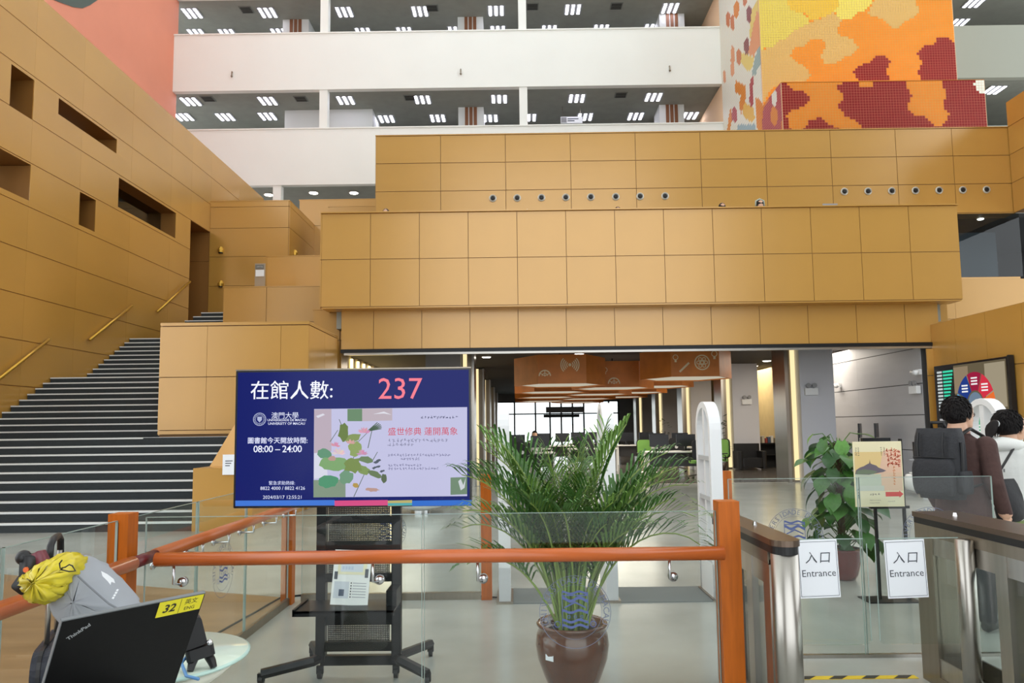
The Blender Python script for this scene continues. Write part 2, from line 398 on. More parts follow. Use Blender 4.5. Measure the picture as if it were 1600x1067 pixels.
# ---- right gold wall running towards the camera (x = 9.2)
wr = panel_wall('wall_right', 'x-', 9.2, .5, [11.0,12.35,13.35,14.4,15.4,16.3], [-.05,.55,1.5,2.53,3.63], [], gv=.016, gu=.008, label='gold panelled wall at right that carries the big display')
panels_on(wr, 'y-', 16.28, [9.05,9.25], [0,1.5,2.5,3.1])
wrb = block('wall_right_front', 9.08,11.5,10.4,12.4,0,3.62, [0,1.0,2.12,3.62], 'gold block at the right edge of the hall')
wg = panel_wall('wall_grey', 'x-', 9.05, .4, [16.5,19.6,22.4], [0,.85,1.65,2.35,3.15,3.5], m=grey_wall, back=mat('grey_joint',(70,70,70)), gv=.02, gu=.004, label='grey panelled wall inside the library entrance')

# ---- library interior shell
tanw = mat('tan_wall', (196,172,120), rough=.6, noise=.05)
struct(MB().box(9.0,9.3,22.4,46,0,3.5).build('wall_library_right', tanw), 'warm tan wall deep inside the library')
struct(MB().box(-4.8,-4.6,17.4,46,0,3.5).build('wall_library_left', mat('beige_wall',(176,160,134),rough=.6)), 'beige wall with lit slots left of the entrance')
frame_dark = mat('window_frame_dark', (44,44,46), rough=.5)
ww = struct(MB().box(-4.6,-1.3,46,46.2,0,3.5).box(6.4,9.2,46,46.2,0,3.5).box(-1.3,6.4,46,46.2,3.02,3.5).build('wall_library_far', grey_paint), 'far end wall of the library with bright glazing')
wf = struct(MB().box(-1.3,6.4,46.05,46.07,0,3.02).build('window_4', glass_win), 'bright glazed end wall of the library')
for x in (-1.3,-.1,1.2,2.1,2.8,3.5,4.2,5.2,5.75,6.35): unit_box('mullion', frame_dark, x-.05,x+.05,45.96,46.1,0,3.02, wf)
for z in (2.25,3.0): unit_box('transom', frame_dark, -1.3,6.4,45.97,46.1,z-.04,z+.04, wf)
unit_box('door_head', frame_dark, 1.7,3.9,45.7,46.1,2.02,2.2, wf)

# ---- white balcony floors at the far side of the atrium
YB = 33.9
lights_m = emis('tube_light', (238,236,255), 9.0)
for i, (z0, z1) in enumerate(((12.95,15.65),(17.6,20.38),(22.3,25.1))):
    b = struct(MB().box(-16.2,10.05,YB,YB+.3,z0,z1).build('wall_balcony_%d' % (i+1), white), ('white balcony parapet just above the gold terrace wall','white balcony parapet, second level up','white balcony parapet at the top edge')[i])
    unit_box('coping', white, -16.2,10.05,YB-.05,YB+.35,z1,z1+.06, b)
    struct(MB().box(-22,40,YB+.3,52,z0+.02,z0+.35).build('ceiling_balcony_%d' % (i+1), concrete), ('grey ceiling behind the lowest white balcony','grey ceiling behind the second white balcony','grey ceiling behind the top white balcony')[i])
    struct(MB().box(-22,40,YB+.3,52,z1-1.25,z1-1.1).build('floor_balcony_%d' % (i+1), mat('pale_floor',(190,190,184),rough=.4)), ('pale floor of the lowest white balcony','pale floor of the second white balcony','pale floor of the top white balcony')[i])
    # parapets right of the mosaic tower, grey-green toned darker in place of shade
    struct(MB().box(17,30,YB-1.5,YB-1.2,z0-.6,z1-.9).build('wall_balcony_right_%d' % (i+1), mat('shade_toned_plaster',(150,153,142),rough=.8)), ('pale parapet right of the mosaic tower, low','pale parapet right of the mosaic tower','pale parapet right of the mosaic tower, top')[i])
    for x in ((-11.15,) if i == 0 else (-9.0,.53)):
        c = struct(MB().box(x-.19,x+.19,YB+.05,YB+.45,z0-(4.2 if i == 0 else 2.0),z0+.02).build('column_balcony', white), 'slim white column '+{-11.15:'under the lowest balcony',-9.0:'left of centre',.53:'right of centre'}[x]+(', upper floor' if i == 2 else ''))
struct(MB().box(-22,40,52,52.3,8,26).build('wall_balcony_back', mat('grey_back_wall',(128,130,126), rough=.8)), 'grey back wall of the balcony floors')
struct(MB().box(-22,-5,YB+6,YB+6.2,8,12.9).build('wall_balcony_low_back', mat('pale_blue_wall',(176,182,188),rough=.7)), 'pale wall behind the lowest balcony opening')
# white room boxes seen on the balcony floors
boxm = mat('white_room_wall', (214,216,212), rough=.7)
for i, (a, b, c, d, Y) in enumerate(((445,172,582,205,37.5),(1120,20,1126,45,40.0))):
    if i == 0:
        Y = atZ((a+c)/2,b,17.6).y
        p0 = atY(a,b,Y); p1 = atY(c,d,Y); struct(MB().box(p0.x,p1.x,Y,Y+6,p1.z-1,p0.z).build('wall_room_box', boxm), 'white room partition on the second balcony floor')
for (cx, top, bot, Y, lab) in ((462,31,55,37.4,'top floor, left'),(735,27,50,37.4,'top floor, middle'),(1050,22,45,37.2,'top floor, right'),(736,168,202,37.3,'second floor, middle'),(1050,164,200,37.0,'second floor, right')):
    Y = atZ(cx,top,17.6 if 'second' in lab else 22.3).y
    p0 = atY(cx-20,top,Y); p1 = atY(cx+20,bot+6,Y)
    b = struct(MB().box(p0.x,p1.x,Y,Y+1.4,p1.z-1.5,p0.z+.02).build('column_lift', boxm), 'white lift pier with a brown strip, '+lab)
    mid = (p0.x+p1.x)/2
    for k in (-1,0,1): unit_box('strip', mat('brown_strip',(130,84,54)), mid+k*.22-.08,mid+k*.22+.08,Y-.03,Y,p1.z-1.5,p0.z, b)

# ---- salmon wall, upper left
ws = MB()
for (u0,u1,v0,v1) in subtract((22,YB+.4,4,27), [(31.6,32.6,15.2,15.9)]): ws.box(-16.6,-16.2,u0,u1,v0,v1)
struct(ws.build('wall_salmon', pink), 'salmon pink wall rising behind the gold wall')
struct(MB().box(-17.6,-16.6,31.2,33,15,16.1).build('wall_salmon_niche', gold_dark), 'dark niche in the salmon wall')

wv = MB(); lens = [(-16.19,)+tuple(atX(a,b,-16.19)[1:]) for a,b in ((80,-30),(84,0),(100,6),(114,11),(128,13),(140,8),(152,0),(160,-30))]
wv.add(lens+[(-16.17,y,z) for _,y,z in lens],[tuple(range(8)),tuple(reversed(range(8,16)))]+[(k,8+k,8+(k+1)%8,(k+1)%8) for k in range(8)])
struct(wv.build('window_5', mat('dark_green_shape',(72,88,80),rough=.3)), 'curved dark shape at the top of the salmon wall')  # thin dark grey-green shape standing in for a curved opening
# ---- mosaic tower
grout = mat('pale_grout', (236,200,160), rough=.8)
PAL = [(238,146,38),(228,205,92),(236,192,64),(238,218,100),(222,180,104),(142,20,22),(238,236,222),(230,140,40),
       (214,128,84),(142,74,78),(236,160,114),(240,214,120),(154,178,176),(184,74,78),(240,190,80),(160,186,196)]
PM = [mat('tile_%d' % i, c, rough=.4, spec=.2) for i, c in enumerate(PAL)]
def polyY(pts, Y): return [(lambda q: (q.x, q.z))(atY(a,b,Y)) for a,b in pts]
def polyX(pts, X): return [(lambda q: (q.y, q.z))(atX(a,b,X)) for a,b in pts]
YT, YK, XT = 28.5, 26.5, 9.98
tower_pat = [(4,polyY([(1185,78),(1208,74),(1218,63),(1241,49),(1264,36),(1285,28),(1300,20),(1308,25),(1316,33),(1306,45),(1310,55),(1330,60),(1341,73),(1332,86),(1318,90),(1305,100),(1290,100),(1281,88),(1288,78),(1290,70),(1283,62),(1268,61),(1258,72),(1243,75),(1234,86),(1242,96),(1255,102),(1268,117),(1258,128),(1225,129),(1205,140),(1195,155),(1185,210)],YT)),
 (1,polyY([(1180,-60),(1230,-40),(1230,0),(1233,10),(1245,17),(1255,20),(1264,31),(1262,37),(1241,49),(1231,60),(1218,63),(1208,74),(1180,78)],YT)),
 (2,polyY([(1230,-8),(1312,-8),(1310,12),(1303,20),(1285,27),(1268,32),(1255,20),(1238,17),(1231,8)],YT)),
 (3,polyY([(1312,-30),(1366,-30),(1363,0),(1358,10),(1352,17),(1340,18),(1330,30),(1318,32),(1308,25),(1303,18),(1310,10)],YT)),
 (4,polyY([(1356,20),(1360,10),(1366,0),(1380,-30),(1428,-10),(1432,8),(1438,17),(1428,28),(1415,32),(1405,43),(1393,44),(1383,34),(1372,28),(1360,25)],YT)),
 (5,polyY([(1332,114),(1340,102),(1358,100),(1368,87),(1380,87),(1391,97),(1384,110),(1392,126),(1345,127)],YT)),
 (5,polyY([(1432,84),(1442,72),(1457,71),(1466,57),(1480,57),(1491,67),(1498,68),(1498,127),(1440,127),(1433,112),(1442,97)],YT))]
block_pat = [(5,polyY([(1215,128),(1230,130),(1238,140),(1254,142),(1265,154),(1256,168),(1240,171),(1229,182),(1232,195),(1240,206),(1215,206)],YK)),
 (5,polyY([(1255,203),(1267,186),(1283,185),(1294,196),(1310,200),(1310,206),(1250,206)],YK)),
 (5,polyY([(1310,132),(1338,125),(1345,138),(1360,138),(1368,124),(1416,124),(1415,136),(1426,151),(1416,163),(1418,172),(1428,180),(1444,182),(1456,195),(1470,197),(1481,187),(1482,178),(1471,164),(1480,152),(1479,146),(1470,134),(1474,122),(1550,120),(1550,208),(1350,208),(1340,190),(1322,182),(1308,167),(1318,157),(1318,150),(1308,139)],YK)),
 (6,polyY([(1521,134),(1528,120),(1550,118),(1550,148),(1535,147),(1526,140)],YK))]
def hx(cx, cy, w, h): return [(cx,cy-h),(cx+w,cy-h*.6),(cx+w,cy+h*.6),(cx,cy+h),(cx-w,cy+h*.6),(cx-w,cy-h*.6)]
side_pat = [(c, polyX(p, XT)) for c, p in ((8,hx(1138,31,3,12)),(8,hx(1145,34,3,14)),(7,hx(1151,15,4,14)),(9,hx(1171,23,4,14)),(9,hx(1167,72,4,14)),(11,[(1175,15),(1191,-10),(1191,20),(1178,60),(1171,60)]),
 (10,[(1183,18),(1191,12),(1190,65),(1178,90),(1169,82),(1175,50)]),(10,hx(1145,86,3,16)),(10,hx(1145,108,3,12)),(8,hx(1155,90,4,13)),(11,[(1159,82),(1178,90),(1176,108),(1168,110),(1158,98)]),
 (12,[(1186,72),(1192,75),(1191,95),(1180,118),(1175,118),(1178,98)]),(13,[(1174,120),(1178,118),(1177,150),(1178,165),(1174,168),(1171,160),(1172,135)]),(7,[(1150,125),(1158,130),(1166,135),(1165,160),(1158,178),(1155,165),(1158,150),(1148,143)]),
 (14,[(1163,160),(1178,168),(1180,185),(1172,192),(1160,178)]),(13,hx(1148,180,4,12)),(7,[(1142,165),(1144,185),(1140,210),(1135,210)]),(15,[(1153,195),(1180,194),(1182,212),(1150,212)]),
 (10,hx(1132,120,2,10)),(7,[(1180,150),(1192,160),(1192,206),(1184,206)]),(8,hx(1164,0,3,9)),(13,[(1193,170),(1205,150),(1221,130),(1222,210),(1190,210)]),(6,hx(1210,152,4,15)),(7,hx(1210,182,5,16)))]
def tiles(name, u0,u1,v0,v1, size, fn, pats, base, parent):
    mb = MB(); nu, nv = round((u1-u0)/size), round((v1-v0)/size); g = size*.045
    for i in range(nu):
        for j in range(nv):
            a, b = u0+(u1-u0)*i/nu, v0+(v1-v0)*j/nv; a1, b1 = u0+(u1-u0)*(i+1)/nu, v0+(v1-v0)*(j+1)/nv
            ci = base
            for c, P in pats:
                if inpoly((a+a1)/2, (b+b1)/2, P): ci = c
            mb.add([fn(a+g,b+g),fn(a1-g,b+g),fn(a1-g,b1-g),fn(a+g,b1-g)], [(0,1,2,3)], ci)
    o = mb.build(name, PM, parent); o['kind'] = 'stuff'; return o
tw = struct(MB().box(XT,17.78,YT,YB+6,10,24).box(XT,17.52,YK,YT+.1,10,14.1).build('tower_mosaic', grout), 'mosaic tiled tower in orange, yellow and red patches'); tw.name = 'wall_mosaic_tower'
tiles('front_tiles', XT+.02,17.76,12.3,23,.103, lambda u,v: (u,YT-.012,v), tower_pat, 0, tw)
tiles('base_tiles', XT+.02,17.5,10.9,14.08,.103, lambda u,v: (u,YK-.012,v), block_pat, 7, tw)
tiles('side_tiles', YT,YB-.02,12.3,23,.13, lambda u,v: (XT-.012,-u+YT+YB-.02,v), [(c,[(YT+YB-.02-a,b) for a,b in P]) for c,P in side_pat], 6, tw)
tiles('base_side_tiles', YK,YT,10.9,14.08,.103, lambda u,v: (XT-.012,-u+YK+YT,v), [(c,[(YK+YT-a,b) for a,b in P]) for c,P in side_pat], 7, tw)
unit_box('top_tiles', PM[0], XT,17.52,YK,YT,14.08,14.11, tw)

# ---- carpeted stairs
st = thing('staircase', 'wide charcoal carpeted stairs with pale nosing strips climbing left', 'stairs', (0,0,0))
def stair(n, x0, x1, y, z, dz, depth):
    s = unit_box('step', carpet, x0,x1,y,y+depth,z-dz,z, st)
    return unit_box('nosing', nosing_m, x0,x1,y-.012,y+.05,z-.025,z+.004, st)
Y = 11.2
for n in range(1, 30):
    if n <= 20: z = .1375*n; y = 11.2+.26*(n-1)+(.9 if n > 10 else 0)
    else: z = 2.95+.14*(n-21); y = 18.5+.245*(n-21)
    x1 = -4.85 if n <= 10 else -6.62 if n == 11 else -6.76
    d = .26 if n not in (10,20,29) else {10:1.4, 20:2.6, 29:4.5}[n]
    stair(n, -10.78, x1, y, z, .16 if n > 1 else .1375, d+.3)
unit_box('landing', carpet, -6.8,-4.85,13.5,14.4,1.2,1.372, st)
for k in range(5):
    stair(0, -10.4+.12*k, -8.75, 21.9+.3*k, 4.52+.17*k, .2, .5)
# brass wall handrails in three lengths
for (a, b, lab) in (((-2,592),(77,530),'lowest'),((140,531),(206,478),'middle'),((246,487),(297,440),'highest')):
    p, q = atX(*a, XW+.1), atX(*b, XW+.1)
    h = thing('wall_handrail', lab+' of the three brass handrails on the left gold wall', 'handrail', tuple(p), group='brass wall handrails')
    MB().tube([p,q], .035, 8).build('rail', brass, h, True, False)
    for t in (.12,.5,.88):
        c = p.lerp(q, t); MB().tube([c, c+Vector((0,0,-.06)), c+Vector((-.1,0,-.09))], .012, 6).build('bracket', brass, h, True, False)

# ================================================================== FITTINGS OF THE ATRIUM
ORD = ['first','second','third','fourth','fifth','sixth','seventh','eighth','ninth','tenth','eleventh','twelfth']
tray_m = mat('light_tray', (150,152,150), rough=.6)
ceil_light_meshes = None
def ceiling_light(x, y, z, label, group):
    global ceil_light_meshes
    t = thing('ceiling_light', label, 'light', (x,y,z), group=group)
    if ceil_light_meshes is None:
        ceil_light_meshes = (MB().box(-.45,.45,-.45,.45,-.03,0).mesh('tray', tray_m), MB().box(-.062,.062,-.42,.42,-.05,-.03).mesh('tube', lights_m))
    put('tray', ceil_light_meshes[0], t)
    for dx in (-.29,0,.29): put('tube', ceil_light_meshes[1], t, True, Matrix.Translation((dx,0,0)))
for (Z, floor_name, rows) in ((17.62,'second balcony floor',(('front row',[(298,158),(418,157),(540,156),(660,155),(780,154),(901,153),(1021,151)]),('back row',[(287,182),(352,182),(418,181),(604,185),(684,184),(766,184),(826,183),(914,182),(993,181),(1078,180)]),('right of the mosaic tower',[(1553,140)]))),
                       (22.32,'top floor',(('front row',[(300,20),(418,19),(538,18),(656,17),(775,16),(895,14),(1047,12)]),('back row',[(308,52),(356,52),(437,51),(568,50),(632,49),(712,48),(778,47),(858,46),(939,45),(1018,44)]),('right of the mosaic tower',[(1523,3),(1497,36)])))):
    for rn, pts in rows:
        for k, (a, b) in enumerate(pts):
            p = atZ(a, b, Z)
            lab = 'triple tube ceiling light '+(rn+', ' if 'right of' in rn else ORD[k]+' from the left in the '+rn+', ')+floor_name
            if 'right of' in rn and len(pts) > 1: lab = 'triple tube ceiling light right of the mosaic tower, '+('upper' if k == 0 else 'lower')+' one on the top floor'
            ceiling_light(p.x, p.y, Z, lab, 'triple tube lights, '+floor_name)
disc_m = emis('downlight_disc', (255,246,230), 9.0)
ring_m = mat('downlight_ring', (210,208,200), rough=.4)
def downlight(p, r, label, group):
    t = thing('downlight', label, 'light', tuple(p), group=group)
    MB().lathe([(r*1.25,-.02),(r*1.25,0)],16).build('ring', ring_m, t); MB().lathe([(r,-.03),(r,-.02)],16).build('lamp', disc_m, t)
for k, (a, b) in enumerate(((490,301),(553,301),(420,304))):
    downlight(atZ(a,b,12.95), .2, ('round downlight right of the lowest white column','round downlight at the edge of the upper gold wall','round downlight left of the lowest white column')[k], 'downlights under the lowest balcony')
for k, (a, b) in enumerate(((1532,341),(1534,377),(1554,411),(1513,426))):
    p = atZ(a,b,8.34) if k == 0 else atY(a,b,29.0-.3*k)
    t = thing('downlight', ('downlight at the top of the dark glazed opening','bright downlight in the middle of the dark glazed opening','low downlight beside the blue grey column','lowest downlight at the left corner of the dark glazing')[k], 'light', tuple(p), group='downlights behind the dark glazing')
    MB().lathe([(.09,-.03),(.13,0)],14).build('ring', ring_m, t); MB().ball((0,0,-.03),(.1,.1,.03),12,6).build('lamp', emis('downlight_bright',(255,250,240),22), t)

# round air nozzles on the upper gold wall
noz_ring = mat('nozzle_ring', (205,200,188), rough=.35, metal=.5); noz_dark = mat('nozzle_core', (34,28,24), rough=.5)
nz = None
for row, xs, y0, y1, rn in (('left',[770,808,846,884,923,962,1000,1039],310,306.5,'row over the parapet middle'),('right',[1319,1356,1393,1430,1467,1504,1541],299.5,296.5,'row near the right end')):
    for k, x in enumerate(xs):
        p = atY(x, y0+(y1-y0)*k/(len(xs)-1), 24.0)
        lab = 'round air nozzle on the gold wall, %s of the %s row' % (ORD[k], row)
        if nz is None:
            nz = thing('air_nozzle', lab, 'air nozzle', (p.x,24.0,p.z), group='air nozzles on the upper gold wall')
            R = Matrix.Rotation(PI/2, 4, 'X')
            MB().lathe([(.125,0),(.125,.03),(.1,.045),(.085,.03)],20, M=R).build('ring', noz_ring, nz)
            MB().lathe([(.082,.01),(.078,.035),(.06,.05)],18, M=R).build('core', noz_dark, nz)
            MB().lathe([(.06,.045),(.05,.075),(.03,.08)],14, M=R).build('tip', black, nz)
        else: dup(nz, (p.x,24.0,p.z), 0, lab)
# small stubs on the white parapet, cameras
for k, (a, b) in enumerate(((363,116),(720,112),(1046,107))):
    p = atY(a,b,YB); t = thing('wall_sprinkler', 'small steel stub on the white parapet, %s from the left' % ORD[k], 'sprinkler', tuple(p), group='stubs on the white parapet')
    MB().tube([(0,0,.1),(0,-.06,.1),(0,-.08,-.12)],.03,6).build('pipe', steel_dark, t); MB().ball((0,-.08,-.14),.05,8,5).build('head', steel_dark, t)
for (a, b, lab, X) in ((345,390,'upper round wall lamp on the gold stair head block',0),(461,395,'round wall lamp on the side of the gold stair head block',1),(345,443,'lower round wall lamp on the gold stair head block',0)):
    p = atY(a,b,25.66) if not X else atX(a,b,-7.95)
    t = thing('wall_lamp', lab, 'lamp', tuple(p)); MB().lathe([(.09,-.1),(.11,0),(.05,.1)],12).build('housing', brass, t); MB().lathe([(.07,-.13),(.07,-.1)],12).build('lens', noz_dark, t)
# notice on the glass by the upper landing
p = atY(406,428,20.9); t = thing('notice_board', 'small white notice on a stand above the stair landing', 'sign', (p.x,20.9,p.z-.35))
MB().box(-.12,.12,-.01,.01,.28,.47).build('sheet', paper, t); MB().box(-.13,.11,-.01,.01,.5,.62).build('header', mat('notice_header',(120,118,112)), t); MB().box(-.15,.15,.012,.022,-.1,.66).build('panel', mat('notice_panel',(168,150,128)), t)
marks(MB(), frame((-.07,-.012,.56),(1,0,0),(0,0,1)), 5, .03, .034, 3).build('lettering', paper, t)

# readers whose heads show over the parapet
skin_m = mat('skin', (214,170,142), rough=.55, noise=.04, nscale=20); hair_m = mat('black_hair', (22,18,18), rough=.7, spec=.25, noise=.3, nscale=60, stretch=(1,1,.2))
def sitter(px, py, Y, lab, shirt, hair=hair_m, phones=False):
    p = atY(px, py, Y); t = thing('person', lab, 'person', (p.x, Y, 5.16), group='readers behind the balcony parapet')
    h = p.z-5.16
    rings = []
    for (z, rx, ry) in ((0,.2,.16),(h*.3,.2,.15),(h-.42,.23,.13),(h-.30,.12,.09),(h-.26,.055,.06),(h-.22,.06,.07),(h-.14,.075,.095),(h-.06,.07,.09),(h-.015,.035,.05)):
        rings.append([(rx*math.cos(2*PI*k/14), ry*math.sin(2*PI*k/14), z) for k in range(14)])
    mb = MB(); mb.loft(rings); mb.m = [0 if i < 14*3 else 1 for i in range(len(mb.f))]
    mb.build('body', [shirt, skin_m], t, True)
    MB().ball((0,.01,h-.11),(.085,.105,.115),14,8).build('hair', hair, t, True)
    if phones:
        MB().tube([(-.1,0,h-.15),(-.09,0,h-.03),(0,0,h+.015),(.09,0,h-.03),(.1,0,h-.15)],.02,8).build('headphones', mat('pale_headphones',(176,188,176),rough=.4), t, True)
sitter(1128,317,16.9,'black haired reader whose head top shows over the parapet right of centre',black)
sitter(1187,312,16.9,'reader wearing headphones behind the gold parapet',black,phones=True)
sitter(965,323,17.0,'reader hardly showing over the middle of the gold parapet',grey_paint)
sitter(603,326,17.0,'reader at the left end of the gold parapet',grey_paint)
p = atY(1297,318,16.6); t = thing('laptop', 'grey laptop lid showing over the right part of the parapet', 'laptop', (p.x,16.6,6.0)); 
MB().box(-.17,.17,0,.012,0,p.z-6.0).build('lid', grey_paint, t); MB().box(-.17,.17,.012,.24,-.02,0).build('keyboard_base', black, t)
struct(unit_box('floor_reading_counter', gold_dark, -3.9,9.4,16.35,17.2,5.9,5.98), 'reading counter behind the gold parapet')
p = atY(825,327,16.6); t = thing('paper_sheet', 'crumpled white paper lying on the parapet edge', 'paper', (p.x,16.1,6.24))
mb = MB(); mb.add([(-.09,0,.0),(-.03,.05,.09),(.02,-.04,.02),(.06,.05,.05),(.1,0,0),(-.06,-.05,.03)],[(0,1,2),(1,3,2),(2,3,4),(0,2,5)]).build('sheet', paper, t)

# ================================================================== LIBRARY INTERIOR
slot_m = emis('light_slot', (255,232,176), .8)
for i, Y in enumerate((18.8,24.7,30.6,36.5,42.4)):
    nm = ('nearest','second','third','fourth','farthest')[i]
    c = struct(MB().box(7.22,8.08,Y,Y+1.0,0,3.5).build('column_right', mat('column_paint',(206,206,212),rough=.55)), nm+' grey column in the right row of the library')
    unit_box('metal_fin', steel, 6.86,6.94,Y+.05,Y+.95,0,3.45, c); unit_box('light_slot', slot_m, 7.1,7.2,Y+.25,Y+.3,.05,3.45, c); unit_box('metal_back', steel_dark, 6.94,7.22,Y+.3,Y+.36,0,3.45, c)
    c = struct(MB().box(-2.3,-1.4,Y,Y+1.0,0,3.5).build('column_left', grey_paint), nm+' grey column in the left row of the library')
    unit_box('metal_fin', steel, -1.12,-1.06,Y+.05,Y+.95,0,3.45, c); unit_box('light_slot', slot_m, -1.36,-1.26,Y+.25,Y+.3,.05,3.45, c); unit_box('metal_back', steel_dark, -1.36,-1.12,Y+.3,Y+.36,0,3.45, c)
for k in range(10):
    y = 20.4+.82*k
    t = unit_box('wall_light', emis('slat_light',(255,225,150),3.0), -4.58,-4.53,y,y+.14,1.4,3.42)
    tag(t, 'vertical warm light strip, %s from the entrance on the left library wall' % ORD[k], 'light', 'warm light strips on the left library wall')
# hexagonal pendant drums in a honeycomb
wood_p = mat('pendant_wood', (206,122,50), rough=.5, noise=.12, nscale=3); diff_m = emis('pendant_diffuser', (214,206,184), .55); sym_m = mat('pendant_symbol', (232,214,176), rough=.6)
pend = None; S_ = 1.24
hexv = [(S_*math.cos(PI/3*k), S_*math.sin(PI/3*k)) for k in range(6)]
def pendant(x, y, zb, zt, lab):
    t = thing('pendant_lamp', lab, 'lamp', (x,y,zb), group='hexagonal wooden pendant lamps')
    h = zt-zb
    for k in range(6):
        a, b = Vector((*hexv[k],0)), Vector((*hexv[(k+1)%6],0)); u = (b-a).normalized(); n = Vector((u.y,-u.x,0))
        MB().add([a,b,b+Vector((0,0,h)),a+Vector((0,0,h)),a-n*.03,b-n*.03,b-n*.03+Vector((0,0,h)),a-n*.03+Vector((0,0,h))],[(0,1,2,3),(5,4,7,6),(3,2,6,7),(0,4,5,1),(0,3,7,4),(1,5,6,2)]).build('side_panel', wood_p, t)
    MB().prism([(u*.97,v*.97) for u,v in hexv], lambda u,v,w: (u,v,.03+.03*w)).build('diffuser', diff_m, t)
    MB().tube([(0,0,.06),(0,0,3.5-zb)],.02,6).build('rod', black_metal, t)
    return t
def sym(t, kind, u, z, s):
    """a pale symbol on the front face; u along the face"""
    mb = MB(); M = frame((u, -S_*math.sin(PI/3)-.006, z), (1,0,0), (0,0,1))
    if kind == 'wifi':
        for r in (.07,.12,.17,.22):
            annulus(mb,(0,0),r*s,(r+.025)*s,10,0,M,-.8,.8); annulus(mb,(0,0),r*s,(r+.025)*s,10,0,M,PI-.8,PI+.8)
        annulus(mb,(0,0),0,.04*s,14,0,M)
    elif kind == 'wheel':
        annulus(mb,(0,0),.17*s,.2*s,24,0,M); annulus(mb,(0,0),.03*s,.06*s,12,0,M)
        for k in range(6): annulus(mb,(.1*s*math.cos(k*PI/3),.1*s*math.sin(k*PI/3)),.03*s,.05*s,10,0,M)
    elif kind == 'dial':
        annulus(mb,(0,0),.16*s,.2*s,16,0,M,0,PI); annulus(mb,(0,0),.08*s,.1*s,10,0,M,0,PI)
        for a in (.5,1.57,2.6): mb.box(-.01,.16*s,-.01,.01,-.0005,.0005,0,M @ Matrix.Rotation(a,4,'Z'))
    elif kind == 'bulb':
        annulus(mb,(0,0),.06*s,.08*s,16,0,M); mb.box(-.03*s,.03*s,-.14*s,-.08*s,-.0005,.0005,0,M)
    elif kind == 'pen':
        mb.box(-.17*s,.17*s,-.025*s,.025*s,-.0005,.0005,0,M @ Matrix.Rotation(.75,4,'Z'))
    mb.build('symbol', sym_m, t)
lamps = []
for k in range(4):
    for (x, y, w) in ((1.2,20.05+4.3*k,'left'),(4.62,20.05+4.3*k,'right'),(2.91,22.2+4.3*k,'middle')):
        nm = ('nearest','second','third','farthest')[k]
        lamps.append(pendant(x, y, 2.58 if w != 'right' else 2.72, 3.33 if w != 'right' else 3.45, '%s hexagonal wooden pendant lamp in the %s file' % (nm, w)))
sym(lamps[0],'wifi',.2,.48,1.0); sym(lamps[1],'wheel',.18,.36,1.0); sym(lamps[1],'pen',-.28,.24,1.0); sym(lamps[1],'bulb',.5,.58,1.0); sym(lamps[0],'dial',-.45,.2,.8); sym(lamps[2],'bulb',-.35,.5,.9); sym(lamps[2],'dial',-.1,.1,.9); sym(lamps[1],'bulb',-.5,.5,.9)
for k, (a, b) in enumerate(((1198,563),(1178,571),(1060,557),(760,557),(905,552))):
    downlight(atZ(a,b,3.5), .12, ('library downlight nearest the big grey column','library downlight between the two grey columns','library downlight over the right pendant','library downlight near the left columns','library downlight above the left pendant')[k], 'library downlights')
# lamps' light inside the library
for (x, y) in ((2.9,21),(2.9,27),(2.9,34),(8.5,27),(-3.4,24),(8.3,21.0)):
    ld = bpy.data.lights.new('library_ceiling_light', 'AREA'); ld.energy = 95; ld.size = 2.0; ld.color = (1,.9,.75)
    lo = bpy.data.objects.new('library_ceiling_light', ld); COL.objects.link(lo); lo.location = (x,y,3.46 if x > 5 or x < 0 else 2.55)
for (x, y, z) in ((-12,38,15.5),(0,38,15.5),(9,38,15.5)): pass

green = mat('chair_green', (112,158,76), rough=.7, bump=.2, bscale=200); chair_dark = mat('chair_black', (24,24,26), rough=.5)
chair0 = None
def task_chair(loc, rz, lab):
    global chair0
    if chair0 is not None: return dup(chair0, loc, rz, lab)
    t = chair0 = thing('office_chair', lab, 'chair', loc, rz, 'green office chairs in the library')
    MB().rbox((0,0,.47),(.48,.46,.07),.08).build('seat', green, t)
    b = MB().rbox((0,.24,.8),(.44,.05,.5),.1,axis='y').build('backrest', green, t)
    MB().rbox((0,.275,.8),(.48,.02,.54),.1,axis='y').build('shell', chair_dark, b); MB().lathe([(.05,0),(.05,.02)],12,M=Matrix.Translation((0,.31,.78)) @ Matrix.Rotation(PI/2,4,'X')).build('badge', white_plastic, b)
    MB().tube([(0,.24,.45),(0,.3,.55),(0,.29,.7)],.025,6).build('back_bar', chair_dark, t)
    MB().tube([(0,0,.12),(0,0,.44)],.03,8).build('gas_lift', chair_dark, t)
    bs = MB()
    for k in range(5):
        w = 2*PI*k/5; bs.tube([(0,0,.13),(.3*math.cos(w),.3*math.sin(w),.08)],.022,6); 
    base = bs.build('star_base', steel, t)
    for k in range(5):
        w = 2*PI*k/5; MB().ball((.3*math.cos(w),.3*math.sin(w),.03),.03,8,6).build('castor', chair_dark, base)
    for s in (-1,1): MB().tube([(s*.24,.1,.47),(s*.29,.08,.6),(s*.29,-.1,.66),(s*.29,.14,.66)],.018,6).build('armrest', chair_dark, t)
    return t
desk_top = mat('desk_white', (228,228,226), rough=.4); mon_m = mat('monitor_black', (20,20,24), rough=.3)
desk0 = None
